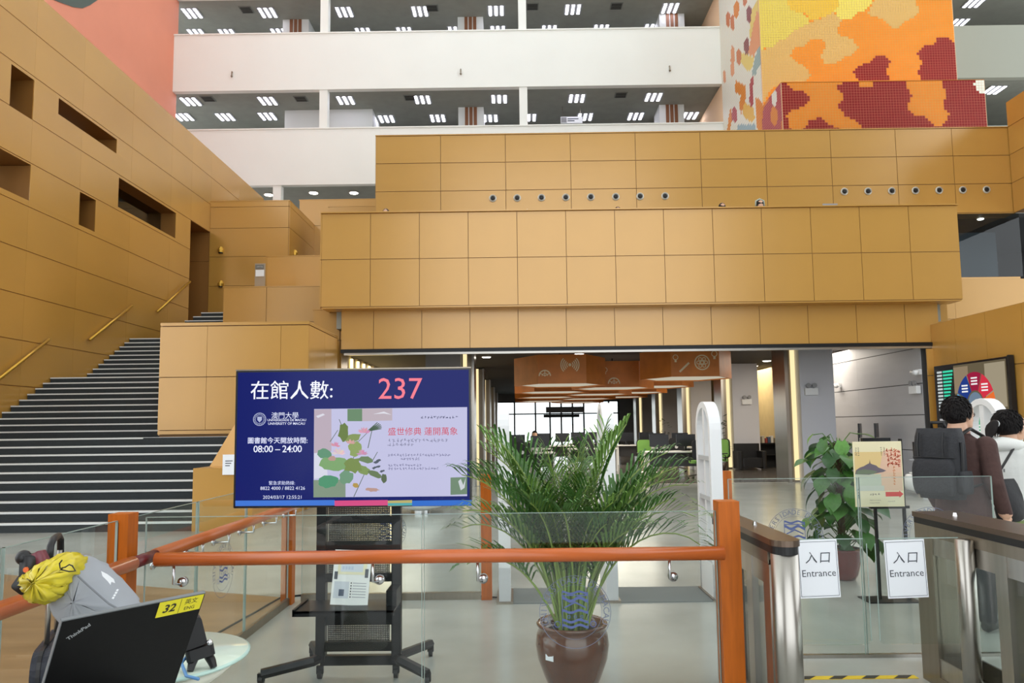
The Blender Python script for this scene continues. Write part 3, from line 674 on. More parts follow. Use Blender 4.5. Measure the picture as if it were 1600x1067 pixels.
def desk(loc, lab):
    global desk0
    if desk0 is not None: return dup(desk0, loc, 0, lab)
    t = desk0 = thing('desk', lab, 'desk', loc, 0, 'white library desks')
    MB().box(-.8,.8,-.4,.4,.71,.745).build('desktop', desk_top, t)
    for s in (-1,1):
        MB().box(s*.76-.02,s*.76+.02,-.36,.36,0,.71).build('side_panel', desk_top, t)
    MB().box(-.74,.74,.2,.22,.3,.71).build('modesty_panel', mat('desk_grey',(92,92,94)), t)
    return t
mon0 = None
def monitor(loc, rz, lab):
    global mon0
    if mon0 is not None: return dup(mon0, loc, rz, lab)
    t = mon0 = thing('monitor', lab, 'monitor', loc, rz, 'black monitors on the library desks')
    MB().box(-.27,.27,-.02,.02,.13,.47).build('screen', mon_m, t); MB().box(-.03,.03,.02,.05,.0,.3).build('stand', mon_m, t); MB().box(-.12,.12,-.06,.1,0,.015).build('foot', mon_m, t)
    return t
spots = [(.3,21.6),(4.45,21.2),(2.5,24.6),(5.1,24.9),(.4,25.2),(4.6,28.5),(1.4,28.8),(3.0,32)]
names = ['left front','right front','middle second row','right second row','left second row','right third row','left third row','back']
for (x, y), nm in zip(spots, names):
    desk((x,y,0), 'white library desk, '+nm)
    for dx, w in ((-.38,'left'),(.38,'right')): monitor((x+dx,y+.05,.745), 0, '%s black monitor on the %s white desk' % (w, nm))
for k, (x, y, rz, nm) in enumerate(((5.0,20.5,PI,'seen from behind at the right front desk'),(3.9,22.1,.3,'tucked in behind the right front desk'),(5.75,21.4,-1.2,'beside the third security gate'),(.1,20.8,PI+.2,'at the left front desk'),(2.2,23.8,PI,'at the middle desk'),(5.2,24.1,PI-.3,'at the second row right desk'))):
    task_chair((x,y,0), rz, 'green mesh office chair '+nm)
# a seated reader at the left desk, pale shirt
t = thing('person', 'seated library user in a pale shirt at the left desk', 'person', (.55,22.35,0))
rings = [[(rx*math.cos(2*PI*k/14)+ox, ry*math.sin(2*PI*k/14)+oy, z) for k in range(14)] for (z,rx,ry,ox,oy) in ((0,.16,.2,0,-.2),(.42,.18,.2,0,-.15),(.5,.2,.16,0,0),(.75,.2,.14,0,0),(.98,.23,.12,0,-.02),(1.06,.1,.08,0,-.03),(1.12,.055,.06,0,-.04),(1.2,.075,.09,0,-.05),(1.28,.08,.1,0,-.05),(1.34,.05,.06,0,-.04))]
mb = MB().loft(rings); mb.m = [0 if i < 14*5 else 1 for i in range(len(mb.f))]; mb.build('body', [mat('pale_shirt',(222,226,230),rough=.8), skin_m], t, True)
MB().ball((0,-.03,1.27),(.09,.11,.1),12,8).build('hair', hair_m, t, True)
chair_s = task_chair((.55,22.6,0), 0, 'green mesh office chair under the seated library user')
# lounge chair, low shelf with books, potted plants, bin
t = thing('armchair', 'black lounge armchair in front of the second grey column', 'armchair', (7.55,24.2,0))
MB().rbox((0,0,.25),(.7,.66,.3),.08).build('seat', black, t); MB().rbox((0,.3,.5),(.84,.16,.7),.07).build('backrest', black, t)
for s in (-1,1): MB().rbox((s*.38,0,.33),(.14,.7,.56),.05).build('armrest', black, t)
t = thing('low_bookcase', 'low dark bookcase between the two grey columns', 'bookcase', (8.3,25.2,0))
MB().box(-.55,.55,-.02,.3,0,.04).box(-.55,.55,-.02,.3,.8,.84).box(-.55,.55,.28,.3,0,.84).box(-.55,-.52,-.02,.3,0,.84).box(.52,.55,-.02,.3,0,.84).build('carcass', darkm, t); MB().box(-.52,.52,0,.28,.42,.45).build('shelf', darkm, t)
bcol = [mat('book_%d' % i, c, rough=.7) for i, c in enumerate(((200,190,170),(150,60,50),(70,90,120),(220,215,205),(120,110,90)))]
for k in range(10):
    o = unit_box('book', bcol[k%5], 7.82+.1*k,7.9+.1*k,25.22,25.42,.84,.84+.16+.04*(k%3)); tag(o, '%s book from the left on the low dark bookcase' % ORD[k], 'book', 'books on the low bookcase')
def bush(loc, h, r, lab, n=70):
    t = thing('potted_plant', lab, 'plant', loc, 0, 'dark plants inside the library')
    MB().lathe([(.12,0),(.17,.3),(.15,.3)],14).build('pot', mat('dark_pot',(60,46,40),rough=.4), t, True)
    MB().tube([(0,0,.25),(.02,0,h*.7)],.02,5).build('stem', mat('stem_brown',(70,60,40)), t)
    mb = MB(); rg = random.Random(n)
    for k in range(n):
        a = rg.uniform(0,2*PI); z = rg.uniform(.45,h); q = r*(1-.5*(z/h))*rg.uniform(.3,1)
        c = Vector((q*math.cos(a),q*math.sin(a),z)); d = Vector((math.cos(a),math.sin(a),rg.uniform(-.4,.5))).normalized(); s = d.cross(Vector((0,0,1))).normalized(); L = rg.uniform(.12,.2)
        mb.add([c,c+d*L*.5+s*L*.25,c+d*L,c+d*L*.5-s*L*.25],[(0,1,2,3)])
    o = mb.build('foliage', mat('dark_leaf',(52,74,44),rough=.5), t)
bush((6.35,23.2,0),1.75,.42,'dark leafy plant in front of the second grey column')
bush((5.9,29.6,0),1.75,.4,'dark leafy plant near the bright glazed door',60)
bush((-.4,27.5,0),1.6,.4,'dark leafy plant beside the left columns',50)
# hanging direction sign and exit sign
t = thing('hanging_sign', 'dark hanging direction sign in front of the bright glazing', 'sign', (2.55,38.5,2.18)); MB().box(-1.0,1.0,-.04,.04,0,.3).build('board', frame_dark, t)
for s in (-.8,.8): MB().tube([(s,0,.3),(s,0,1.32)],.01,5).build('rod', black_metal, t)
t = thing('exit_sign', 'small green exit sign over the right glazed door', 'sign', (5.5,45.9,2.3)); MB().box(-.25,.25,-.04,0,0,.18).build('box', emis('exit_green',(120,220,170),1.2), t)
marks(MB(), frame((-.1,-.045,.09),(1,0,0),(0,0,1)), 3, .1, .11, 4).build('pictogram', paper, t)
# emergency lights and cameras
def emergency(loc, lab, rz=0.):
    t = thing('emergency_light', lab, 'light', loc, rz, 'twin head emergency lights')
    MB().box(-.16,.16,-.1,0,-.1,.07).build('box', white_plastic, t)
    for s in (-1,1): MB().lathe([(.045,0),(.06,.05)],12,M=Matrix.Translation((s*.08,-.06,.14)) @ Matrix.Rotation(PI/2,4,'X')).build('lamp_head', grey_paint, t); MB().tube([(s*.08,-.05,.06),(s*.08,-.05,.13)],.015,5).build('neck', grey_paint, t)
p = atY(1266,611,18.8); emergency((p.x,18.8,p.z),'twin head emergency light on the nearest grey column')
p = atY(1166,627,24.7); emergency((p.x,24.7,p.z),'twin head emergency light on the second grey column')
p = atX(1431,608,9.0); emergency((9.02,p.y,p.z),'twin head emergency light on the grey wall',-PI/2)
def camera_bullet(p, lab):
    t = thing('security_camera', lab, 'camera', tuple(p)); MB().box(-.05,.03,-.06,.06,-.06,.06).build('mount', white_plastic, t); MB().tube([(-.02,0,0),(-.14,-.03,.01)],.02,6).build('arm', white_plastic, t); MB().tube([(-.1,.1,0),(-.16,-.2,-.03)],.055,10).build('body', white_plastic, t, True)
camera_bullet(atX(1436,581,9.0),'white security camera high on the grey wall by the gold corner'); camera_bullet(atX(1311,602,9.0),'security camera on the grey wall behind the big column')
# monitors on a counter near the grey wall
t = thing('counter_desk', 'dark counter desk in front of the grey wall', 'desk', (8.3,18.0,0)); MB().box(-.75,.6,-.3,.3,.95,1.0).build('top', black, t); MB().box(-.7,.55,-.25,.25,0,.95).build('front', grey_paint, t)
for k, (a, lab) in enumerate(((1347,'left black monitor on the counter behind the poster'),(1373,'right black monitor on the counter behind the poster'))):
    p = atY(a,690,17.9); monitor((p.x,17.98,1.0), 1.05-.05*k, lab)
    bpy.context.view_layer.objects
# big display on the right wall
p0 = atX(1462,573,9.14); p1 = atX(1577,556,9.14); zt = (p0.z+p1.z)/2; zb = .62
t = thing('wall_display', 'large wall display with a colour wheel and a green bar chart', 'display', (9.15,(p0.y+p1.y)/2,0))
ya, yb = p0.y, p1.y
MB().box(9.1,9.17,yb,ya,zb,zt).build('screen', mat('display_dark',(24,26,30),rough=.25), t, False, False); MB().box(9.09,9.18,yb-.06,yb,zb,zt+.02).build('frame_edge', black, t, False, False)
def dq(name, u0,u1,v0,v1,rgb,s=.7,d=.0): # u 0 = far end, 1 = near end; v from the top
    return MB().box(9.092-d,9.1-d,ya+(yb-ya)*u1,ya+(yb-ya)*u0,zt-(zt-zb)*v1,zt-(zt-zb)*v0).build(name, emis('disp_%d_%d_%d' % rgb,rgb,s), t, False, False)
dq('picture',.3,.98,.02,.97,(120,108,84),.5); dq('picture_shelf',.3,.5,.04,.3,(168,148,120),.5,.002); dq('picture_light',.72,.97,.04,.45,(178,166,140),.55,.002); dq('picture_books',.3,.48,.32,.8,(104,110,84),.5,.002); dq('picture_figure',.8,.93,.45,.9,(98,70,60),.5,.002)
for k in range(12):
    w = .16*(1-k*.055); dq('bar',.14,.14+w*.9,.06+.035*k,.08+.035*k,(60,200,160),.8,.004); dq('caption',.05,.12,.06+.035*k,.08+.035*k,(210,220,220),.6,.004)
dq('bar',.06,.2,.82,.9,(40,170,130),.8,.004); dq('caption',.05,.2,.55,.57,(200,200,200),.5,.004)
cy, cz = ya+(yb-ya)*.58, zt-(zt-zb)*.42; wheel = [(150,32,62),(206,52,70),(226,110,52),(232,170,60),(70,170,120),(60,130,190),(90,170,226),(36,60,130)]
for k, rgb in enumerate(wheel):
    a0, a1 = PI/2-PI/8-k*PI/4+.02, PI/2+PI/8-k*PI/4-.02; mb = MB()
    vs = []
    for r in (.27,.62):
        for q in range(5):
            a = a0+(a1-a0)*q/4; vs.append((9.086, cy-r*math.cos(a)*1.0, cz+r*math.sin(a)*1.05))
    mb.add(vs,[(q,q+1,q+6,q+5) for q in range(4)]); mb.build('wheel_sector', emis('wheel_%d' % k,rgb,.75), t, False, False)
    a = (a0+a1)/2; mb = MB()
    for q in (-.06,0,.06): mb.box(9.083,9.085,cy-.45*math.cos(a)-.1,cy-.45*math.cos(a)+.1,cz+.47*math.sin(a)+q-.015,cz+.47*math.sin(a)+q+.015)
    mb.build('wheel_caption', emis('caption_white',(230,230,230),.8), t, False, False)
mb = MB(); mb.add([(9.086,cy-.24*math.cos(2*PI*k/20),cz+.25*math.sin(2*PI*k/20)) for k in range(20)],[tuple(range(20))]); mb.build('wheel_hub', emis('wheel_hub',(120,140,160),.6), t, False, False)
# white moulded seats far down the hall
wseat = mat('white_gloss', (238,240,240), rough=.25)
for (x, y, lab) in ((-1.7,13.2,'white rounded lounge seat showing below the display screen'),(8.35,15.3,'white moulded lounge seat behind the man with the backpack')):
    t = thing('lounge_seat', lab, 'seat', (x,y,0)); MB().lathe([(.2,.06),(.38,.12),(.42,.3),(.36,.42),(.1,.44)],24).build('shell', wseat, t, True)
    MB().lathe([(.17,0),(.17,.07)],18).build('foot', chrome, t); MB().lathe([(.3,.43),(.3,.46),(.2,.47)],24).build('cushion', wseat, t, True)

p = atY(893,188,36.2); t = thing('hanging_sign', 'small white hanging sign under the second balcony ceiling', 'sign', (p.x,36.2,p.z-.16)); MB().box(-.55,.55,-.03,.03,0,.34).build('board', white_plastic, t)
MB().box(-.52,-.25,-.035,-.031,.03,.31).build('pictogram', grey_paint, t)
for k in range(2): MB().box(-.2,.35-.2*k,-.035,-.031,.2-.1*k,.25-.1*k).build('text_line', ink, t)
for s in (-.45,.45): MB().tube([(s,0,.34),(s,0,17.62-p.z+.16)],.012,5).build('rod', steel_dark, t)

vent_f = mat('vent_frame', (120,122,116), rough=.7); vent_d = mat('vent_dark', (52,52,48), rough=.8)
for (Z, fl, pts) in ((17.62,'second balcony floor',((325,154),(470,154),(641,152),(970,148))),(22.32,'top floor',((385,15),(675,12),(832,10),(963,9)))):
    for k, (a, b) in enumerate(pts):
        p = atZ(a,b,Z); t = thing('ceiling_vent', 'square ceiling vent, %s from the left on the %s' % (ORD[k], fl), 'vent', (p.x,p.y,Z), group='square vents, '+fl)
        MB().box(-.3,.3,-.3,.3,-.03,0).build('frame', vent_f, t)
        for q in (-.2,-.07,.07,.2): MB().box(-.25,.25,q-.04,q+.04,-.045,-.03).build('slat', vent_d, t)

# ================================================================== FOREGROUND
# ---- glass railings with orange posts and red handrails
crest_blue = mat('crest_blue', (84,98,150), rough=.5); crest_ring = mat('crest_ring', (108,116,138), rough=.5)
def crest(parent, M, R):
    """ring lettering and shield printed on glass; M: frame of the glass face"""
    ring = MB(); annulus(ring,(0,0),R*.985,R,56,0,M); annulus(ring,(0,0),R*.74,R*.75,48,0,M)
    words = 'UNIVERSIDADE DE MACAU'; n = len(words)
    for k, ch in enumerate(words):
        if ch == ' ': continue
        a = math.radians(198)-math.radians(216)*k/(n-1)
        vs, fs = glyphs(ch, R*.24); ring.add(vs, fs, 0, M @ Matrix.Translation((R*.865*math.cos(a),R*.865*math.sin(a),0)) @ Matrix.Rotation(a-PI/2,4,'Z'))
    ring.build('crest_ring', crest_ring, parent, False, False)
    sh = MB()
    def strip(y0, amp, th, w=.36):
        N = 12; vs = []
        for i in range(N+1):
            x = -w+2*w*i/N; y = y0+amp*math.cos(3*PI*i/N); vs += [(R*x,R*y,0),(R*x,R*(y+th),0)]
        sh.add(vs,[(2*i,2*i+2,2*i+3,2*i+1) for i in range(N)],0,M)
    for y in (-.42,-.28,-.02): strip(y,.035,.07)
    strip(.3,.05,.09); strip(.44,0,.03); strip(.5,.03,.06)
    for s in (-1,1): sh.box(s*.36*R-.008*R,s*.36*R+.008*R,-.45*R,.55*R,-.0003,.0003,0,M)
    sh.add([(-.3*R,.1*R,0),(0,.24*R,0),(.3*R,.1*R,0),(.3*R,.14*R,0),(0,.29*R,0),(-.3*R,.14*R,0)],[(0,1,4,5),(1,2,3,4)],0,M)
    for x in (-.18,0,.18): annulus(sh,(x*R,-.13*R),.03*R,.05*R,10,0,M)
    annulus(sh,(-.5*R,-.33*R),.07*R,.09*R,14,0,M); annulus(sh,(.5*R,-.33*R),.07*R,.09*R,14,0,M)
    sh.build('crest_shield', crest_blue, parent, False, False)
def pane(parent, axis, pos, u0, u1, z0, z1, th=.012):
    mb = MB()
    if axis == 'x': mb.box(pos-th/2,pos+th/2,u0,u1,z0,z1); e = MB().box(pos-th/2,pos+th/2,u0,u0+.003,z0,z1).box(pos-th/2,pos+th/2,u1-.003,u1,z0,z1).box(pos-th/2,pos+th/2,u0,u1,z1-.0025,z1)
    else: mb.box(u0,u1,pos-th/2,pos+th/2,z0,z1); e = MB().box(u0,u0+.003,pos-th/2,pos+th/2,z0,z1).box(u1-.003,u1,pos-th/2,pos+th/2,z0,z1).box(u0,u1,pos-th/2,pos+th/2,z1-.0025,z1)
    p = mb.build('glass_panel', glass_rail, parent, False, False); e.build('glass_edge', glass_edge, p, False, True); return p
def post(parent, x, y, h=1.09, w=.09, groove=True):
    o = MB().box(x-w/2,x+w/2,y-w/2,y+w/2,0,h).build('post', orange_wood, parent, False, False)
    if groove: MB().box(x-.004,x+.004,y-w/2-.001,y-w/2+.01,.05,h-.04).build('groove', mat('groove_brown',(96,48,20)), o, False, True)
    return o
RZ = .862
railing = thing('glass_railing', 'glass railing with red handrail receding along the left side', 'railing', (-1.97,3.75,0))
post(railing,-1.975,3.75,1.09,.1); post(railing,-1.99,6.52,1.09,.095); post(railing,-1.975,.8,1.09,.1)
for (a, b) in ((.86,2.86),(2.88,3.69),(3.81,4.61),(4.63,5.44),(5.46,6.46)): pane(railing,'x',-1.975,a,b,.06,1.06)
def bracket(parent, p, q, plate):
    b = MB().tube([p, Vector((p[0],p[1],q[2])).lerp(Vector(q),.0), q], .008, 8).build('bracket', chrome, parent, True, False)
    MB().lathe([(.022,-.006),(.022,.006)],16,M=plate).build('bracket_plate', chrome, b, True, True)
MB().tube([(-1.865,.8,RZ),(-1.865,3.64,RZ)],.034,16).build('handrail', rail_wood, railing, True, False)
MB().tube([(-1.865,3.86,RZ),(-1.865,6.5,RZ)],.034,16).build('handrail', rail_wood, railing, True, False)
MB().tube([(-1.865,3.64,RZ),(-1.865,3.74,RZ),(-1.865,3.86,RZ)],.03,12).build('corner_joint', mat('joint_maroon',(96,22,24),rough=.35), railing, True, False)
MB().box(-1.99,-1.96,.8,6.52,0,.06).build('base_channel', steel_dark, railing, False, False)
for y in (1.4,2.2,3.2,4.05,4.45,4.85,5.3,5.8,6.3):
    bracket(railing, (-1.865,y,RZ-.03), (-1.968,y,RZ-.085), Matrix.Translation((-1.965,y,RZ-.085)) @ Matrix.Rotation(PI/2,4,'Y'))
crest(railing, frame((-1.966,5.03,.57),(0,1,0),(0,0,1)), .18)

front = thing('glass_railing', 'front glass railing with red handrail before the potted palm', 'railing', (-.4,3.8,0))
post(front,1.065,3.83,1.11,.105,False)
pane(front,'y',3.83,-1.9,-.487,.06,1.06); pane(front,'y',3.83,-.478,1.01,.06,1.06)
MB().tube([(-1.80,3.74,RZ),(1.02,3.74,RZ)],.034,16).build('handrail', rail_wood, front, True, False)
MB().box(-1.9,1.01,3.8,3.86,0,.06).build('base_channel', steel_dark, front, False, False)
for x in (-1.71,-.72,-.2,.75):
    b = MB().tube([(x,3.74,RZ-.03),(x,3.74,RZ-.12),(x+.02,3.77,RZ-.13)],.007,8).build('bracket', chrome, front, True, False)
    MB().lathe([(.024,-.012),(.024,.012)],16,M=Matrix.Translation((x+.025,3.79,RZ-.12)) @ Matrix.Rotation(PI/2,4,'X')).build('bracket_plate', chrome, b, True, True)
crest(front, frame((.285,3.822,.565),(1,0,0),(0,0,1)), .18)

backr = thing('glass_railing', 'rear glass railing between two orange posts behind the display', 'railing', (-1.1,6.55,0))
post(backr,-.275,6.62,1.08,.092,False); post(backr,1.865,6.7,1.08,.09,False)
pane(backr,'y',6.62,-1.9,-1.1,.06,1.05); pane(backr,'y',6.62,-1.09,-.33,.06,1.05)
MB().tube([(-1.93,6.53,RZ),(-1.2,6.53,RZ)],.03,12).build('handrail', rail_wood, backr, True, False)
MB().box(-1.9,-.33,6.6,6.65,0,.06).build('base_channel', steel_dark, backr, False, False)
crest(backr, frame((-1.16,6.61,.6),(1,0,0),(0,0,1)), .18)

# ---- turnstiles, flaps, glass barrier
lid_m = mat('bronze_lid', (112,96,84), rough=.3, metal=.8)
def turnstile(x0, x1, y0, y1, lab, right):
    cx = (x0+x1)/2; r = (x1-x0)/2
    t = thing('turnstile', lab, 'turnstile', (cx,(y0+y1)/2,0))
    out = [(x0,y1),(x0,y0+r)]+[(cx-r*math.cos(PI*k/12),y0+r-r*math.sin(PI*k/12)) for k in range(1,12)]+[(x1,y0+r),(x1,y1)]
    MB().prism(out, lambda u,v,w: (u,v,.938+.028*w)).build('lid', lid_m, t, False, False)
    inn = [((u-cx)*.9+cx,v+.008) for u,v in out]
    MB().prism(inn, lambda u,v,w: (u,v,.9+.038*w)).build('black_band', black, t, False, False)
    MB().lathe([(r*.92,.02),(r*.92,.9)],28,M=Matrix.Translation((cx,y0+r+.005,0))).build('end_post', steel, t, True, False)
    MB().lathe([(r,0),(r,.02)],28,M=Matrix.Translation((cx,y0+r+.005,0))).build('foot', steel_dark, t, True, False)
    MB().box(x0+.01,x1-.01,y1-.18,y1,0,.9).build('far_post', steel_dark, t, False, False)
    MB().box(x0+.01,x1-.01,y0+r*2,y1-.18,0,.06).build('plinth', steel_dark, t, False, False)
    MB().box(x0+.01,x1-.01,y0+r*2,y1-.18,.84,.9).build('head_rail', steel_dark, t, False, False)
    ym = (y0+y1)/2
    for xx in (x0+.022,x1-.022):
        MB().box(xx-.006,xx+.006,y0+r*2,y1-.18,.06,.16).build('side_frame', steel, t, False, False)
        MB().box(xx-.006,xx+.006,y0+r*2,y1-.18,.74,.86).build('side_frame', steel, t, False, False)
    for yy in (y0+r*2+.03, ym-.12, ym+.12): MB().box(x0+.01,x1-.01,yy-.045,yy+.045,.06,.84).build('upright', steel, t, False, False)
    for (a, b) in ((y0+r*2+.055,ym-.145),(ym-.095,ym+.095),(ym+.145,y1-.18)):
        for xx in (x0+.03,x1-.03): MB().box(xx-.004,xx+.004,a,b,.06,.84).build('side_glass', glass_rail, t, False, False)
    for q in ((cx-.02,y1-.25),(cx+.02,ym)): MB().lathe([(.012,.966),(.008,.985)],8,M=Matrix.Translation((q[0],q[1],0))).build('indicator', chrome, t, False, False)
    return t
tl = turnstile(1.165,1.30,3.42,4.52,'left steel turnstile beside the orange post',False)
tr = turnstile(2.36,2.62,2.7,4.5,'right steel turnstile in front of the two people',True)
MB().lathe([(.045,.02),(.045,.88),(.03,.885)],24,M=Matrix.Translation((2.335,3.95,0))).build('pivot_post', steel, tr, True, False)
MB().lathe([(.045,.02),(.045,.88),(.03,.885)],24,M=Matrix.Translation((1.33,3.97,0))).build('pivot_post', steel, tl, True, False)
MB().rbox((1.615,4.0,.615),(.46,.012,.55),.03,4,axis='y').build('glass_flap', glass_rail, tl, False, False)
MB().rbox((2.11,4.0,.615),(.44,.012,.55),.03,4,axis='y').build('glass_flap', glass_rail, tr, False, False)
for (x0f, x1f, t_) in ((1.385,1.845,tl),(1.89,2.33,tr)):
    MB().tube([(x0f,3.993,.885),(x1f-.02,3.993,.885)] if t_ is tl else [(x0f+.02,3.993,.885),(x1f,3.993,.885)],.0025,5).tube([(x1f if t_ is tl else x0f,3.993,.86),(x1f if t_ is tl else x0f,3.993,.36)],.0025,5).build('flap_edge', glass_edge, t_, False, False)
def entrance_sign(px0, py0, px1, py1, lab):
    p0, p1 = atY(px0,py0,3.985), atY(px1,py1,3.985); cx, cz = (p0.x+p1.x)/2, (p0.z+p1.z)/2; w, h = .212, .30
    t = thing('entrance_sign', lab, 'sign', (cx,3.985,cz-h/2)); T = Matrix.Rotation(math.radians(-1.6),4,'Y')
    MB().box(-w/2,w/2,-.002,.002,0,h,0,T).build('sheet', paper, t)
    bd = MB()
    for (a,b,c,d) in ((-.47,.47,.03,.036),(-.47,.47,.964,.97),(-.47,-.462,.03,.97),(.462,.47,.03,.97)): bd.box(a*w,b*w,-.0035,-.0025,c*h,d*h,0,T)
    bd.build('border', ink, t)
    MB().add(*glyphs('入口',.066,spacing=1.15,shear=.12),M=T @ frame((0,-.003,.68*h),(1,0,0),(0,0,1))).build('lettering', ink, t)
    MB().add(*glyphs('Entrance',.051,spacing=1.0),M=T @ frame((0,-.003,.42*h),(1,0,0),(0,0,1))).build('lettering', ink, t)
entrance_sign(1250,846,1310,931,'white paper Entrance sign on the left glass flap'); entrance_sign(1386,846,1448,931,'white paper Entrance sign on the right glass flap')
gb = thing('glass_barrier', 'frameless glass barrier with printed crests behind the turnstiles', 'glass barrier', (2.23,4.9,0))
pane(gb,'y',4.9,1.38,2.225,.02,1.14); pane(gb,'y',4.9,2.235,3.1,.02,1.14); MB().box(1.38,3.1,4.885,4.915,0,.02).build('base_channel', steel, gb, False, False)
crest(gb, frame((1.8,4.89,.76),(1,0,0),(0,0,1)), .185); crest(gb, frame((2.68,4.89,.76),(1,0,0),(0,0,1)), .185)
# hazard tape on the floor
tp = thing('floor_tape', 'yellow and black hazard tape on the floor between the turnstiles', 'tape', (1.9,4.52,0))
MB().box(1.4,2.34,4.49,4.545,0,.003).build('tape', mat('tape_yellow',(222,190,40),rough=.6), tp, False, False)
mb = MB()
for k in range(4): mb.add([(1.62+.19*k,4.489,.0035),(1.70+.19*k,4.489,.0035),(1.76+.19*k,4.546,.0035),(1.68+.19*k,4.546,.0035)],[(0,1,2,3)])
mb.build('stripes', mat('tape_black',(40,40,38)), tp, False, False)

# ---- white security gates (arches) and floor mat
ag = None
for (x, y, lab) in ((-.115,6.68,'leftmost of the white arched security gates'),(.8,6.68,'white arched security gate behind the palm'),(1.72,6.68,'white arched security gate beside the orange post'),(4.22,6.68,'white arched security gate between the two people')):
    if ag is None:
        ag = thing('security_gate', lab, 'security gate', (x,y,0), group='white arched security gates')
        D, H_, w = .5, 1.70, .1
        def arch(d, h, n=14): return [(-d/2,0)]+[(-d/2*math.cos(PI*k/n),h-d/2+d/2*math.sin(PI*k/n)) for k in range(n+1)]+[(d/2,0)]
        o_, i_ = arch(D,H_), arch(D-.11,H_-.055); mb = MB(); N = len(o_)
        vs = [(s*w/2,u,v) for s in (-1,1) for u,v in o_]+[(s*w/2,u,v) for s in (-1,1) for u,v in i_]
        fs = []
        for i in range(N-1):
            fs += [(i,i+1,N+i+1,N+i),(2*N+i+1,2*N+i,3*N+i,3*N+i+1),(i+1,i,2*N+i,2*N+i+1),(N+i,N+i+1,3*N+i+1,3*N+i)]
        mb.add(vs,fs).build('arch_frame', white_plastic, ag)
        MB().box(-.04,.04,-.03,.03,.3,H_-.06).build('centre_post', white_plastic, ag)
        for z in (.3,.85,1.2): MB().box(-.045,.045,-.2,.2,z-.02,z+.02).build('cross_bar', mat('gate_grey',(196,198,200),rough=.4), ag)
        MB().box(-.05,.05,-D/2,D/2,0,.3).build('base_box', white_plastic, ag)
        MB().box(-.07,.07,-D/2-.02,D/2+.02,0,.02).build('foot_plate', steel_dark, ag)
    else: dup(ag, (x,y,0), 0, lab)
fm = thing('floor_mat', 'dark grey floor mat between the white security gates', 'mat', (.8,6.8,0)); MB().box(-.05,1.66,6.42,7.0,0,.008).build('mat', mat('mat_grey',(112,116,114),rough=.9), fm, False, False)

# ---- display screen on its trolley
YS = 4.5
tl_, br_ = atY(369,579,YS), atY(737,790,YS); X0, X1, Z0, Z1 = tl_.x, br_.x, br_.z, tl_.z
tv = thing('display_screen', 'large blue information screen reading 237 in the foreground', 'screen', ((X0+X1)/2,YS,Z0))
bez = mat('bezel_black', (16,16,22), rough=.3)
MB().rbox(((X0+X1)/2,YS+.03,(Z0+Z1)/2),(X1-X0,.06,Z1-Z0),.008,2,axis='y').build('housing', bez, tv, False, False)
MB().box(X0-.002,X1+.002,YS-.002,YS+.02,Z1-.002,Z1+.006).build('top_trim', steel_dark, tv, False, False)
sx0, sx1, sz0, sz1 = X0+.012, X1-.012, Z0+.012, Z1-.012
SM = {}
def scr(c, s=.62): return emis('screen_%d_%d_%d' % c, c, s)
def E_scr(name, c, s=.62):
    return scr(c, s)
# a screen with a glossy front
def screen_mat(c, s=.62):
    k = 'lcd_%d_%d_%d' % c
    if k in MATS: return MATS[k]
    m = mat(k, (6,6,8), rough=.15, spec=.12); b = m.node_tree.nodes['Principled BSDF']; b.inputs['Emission Color'].default_value = (*lin(c),1); b.inputs['Emission Strength'].default_value = s
    return m
def W(u, v, d=.002):   # u, v in 0..1 over the lit screen, v from the top
    return Vector((sx0+(sx1-sx0)*u, YS-d, sz1-(sz1-sz0)*v))
def px2uv(px, py):     # position read on the photographed screen -> place on the screen
    p = atY(px, py, YS); return ((p.x-sx0)/(sx1-sx0), (sz1-p.z)/(sz1-sz0))
def rect(name, u0, v0, u1, v1, c, d, s=.62, parent=None):
    return MB().add([W(u0,v1,d),W(u1,v1,d),W(u1,v0,d),W(u0,v0,d)],[(0,1,2,3)]).build(name, screen_mat(c,s), parent or tv, False, parent is None and False)
lcd = rect('lit_panel',0,0,1,1,(24,34,112),.001)
def on(name, mb, c, s=.62): return mb.build(name, screen_mat(c,s), lcd, False, True)
def Rr(name, pts, c, d, s=.62):
    uv = [px2uv(*p) for p in pts]; return on(name, MB().add([W(u,v,d) for u,v in uv],[tuple(reversed(range(len(uv))))]), c, s)
def words(s, px, py, size, c, al='LEFT', d=.004, st=.8, **k):
    u, v = px2uv(px, py); return on('lettering', MB().add(*glyphs(s,size,al,**k), M=frame(W(u,v,d),(1,0,-.008),(.008,0,1))), c, st)
m2 = YS/F
words('在館人數:',391,612,31*m2,(238,240,255),bold=.0004)
words('237',590,609,47*m2,(236,120,136))
words('圖書館今天開放時間:',387,689,10.2*m2,(226,230,255),bold=.0003); words('08:00 – 24:00',396,702,15*m2,(232,236,255),bold=.0004,spacing=.93)
words('緊急求助熱線:',420,755,6.6*m2,(214,220,250)); words('8822 4000 / 8822 4126',407,763,7.4*m2,(220,226,250)); words('2024/03/17 12:55:21',411,777,7.4*m2,(220,226,250))
words('澳門大學',424,650,11*m2,(220,224,246),spacing=.95); words('UNIVERSIDADE DE MACAU',418,656.5,5.0*m2,(220,224,246),bold=.0002); words('UNIVERSITY OF MACAU',419,662,5.4*m2,(220,224,246),bold=.0002)
u, v = px2uv(406,655); mb = MB(); M_ = frame(W(u,v,.004),(1,0,0),(0,0,1)); annulus(mb,(0,0),9.2*m2,10.2*m2,30,0,M_); annulus(mb,(0,0),6.3*m2,6.8*m2,26,0,M_)
for k in range(20): a = 2*PI*k/20; mb.cbox((8*m2*math.cos(a),8*m2*math.sin(a),0),(1.2*m2,1.2*m2,.0002),0,M_)
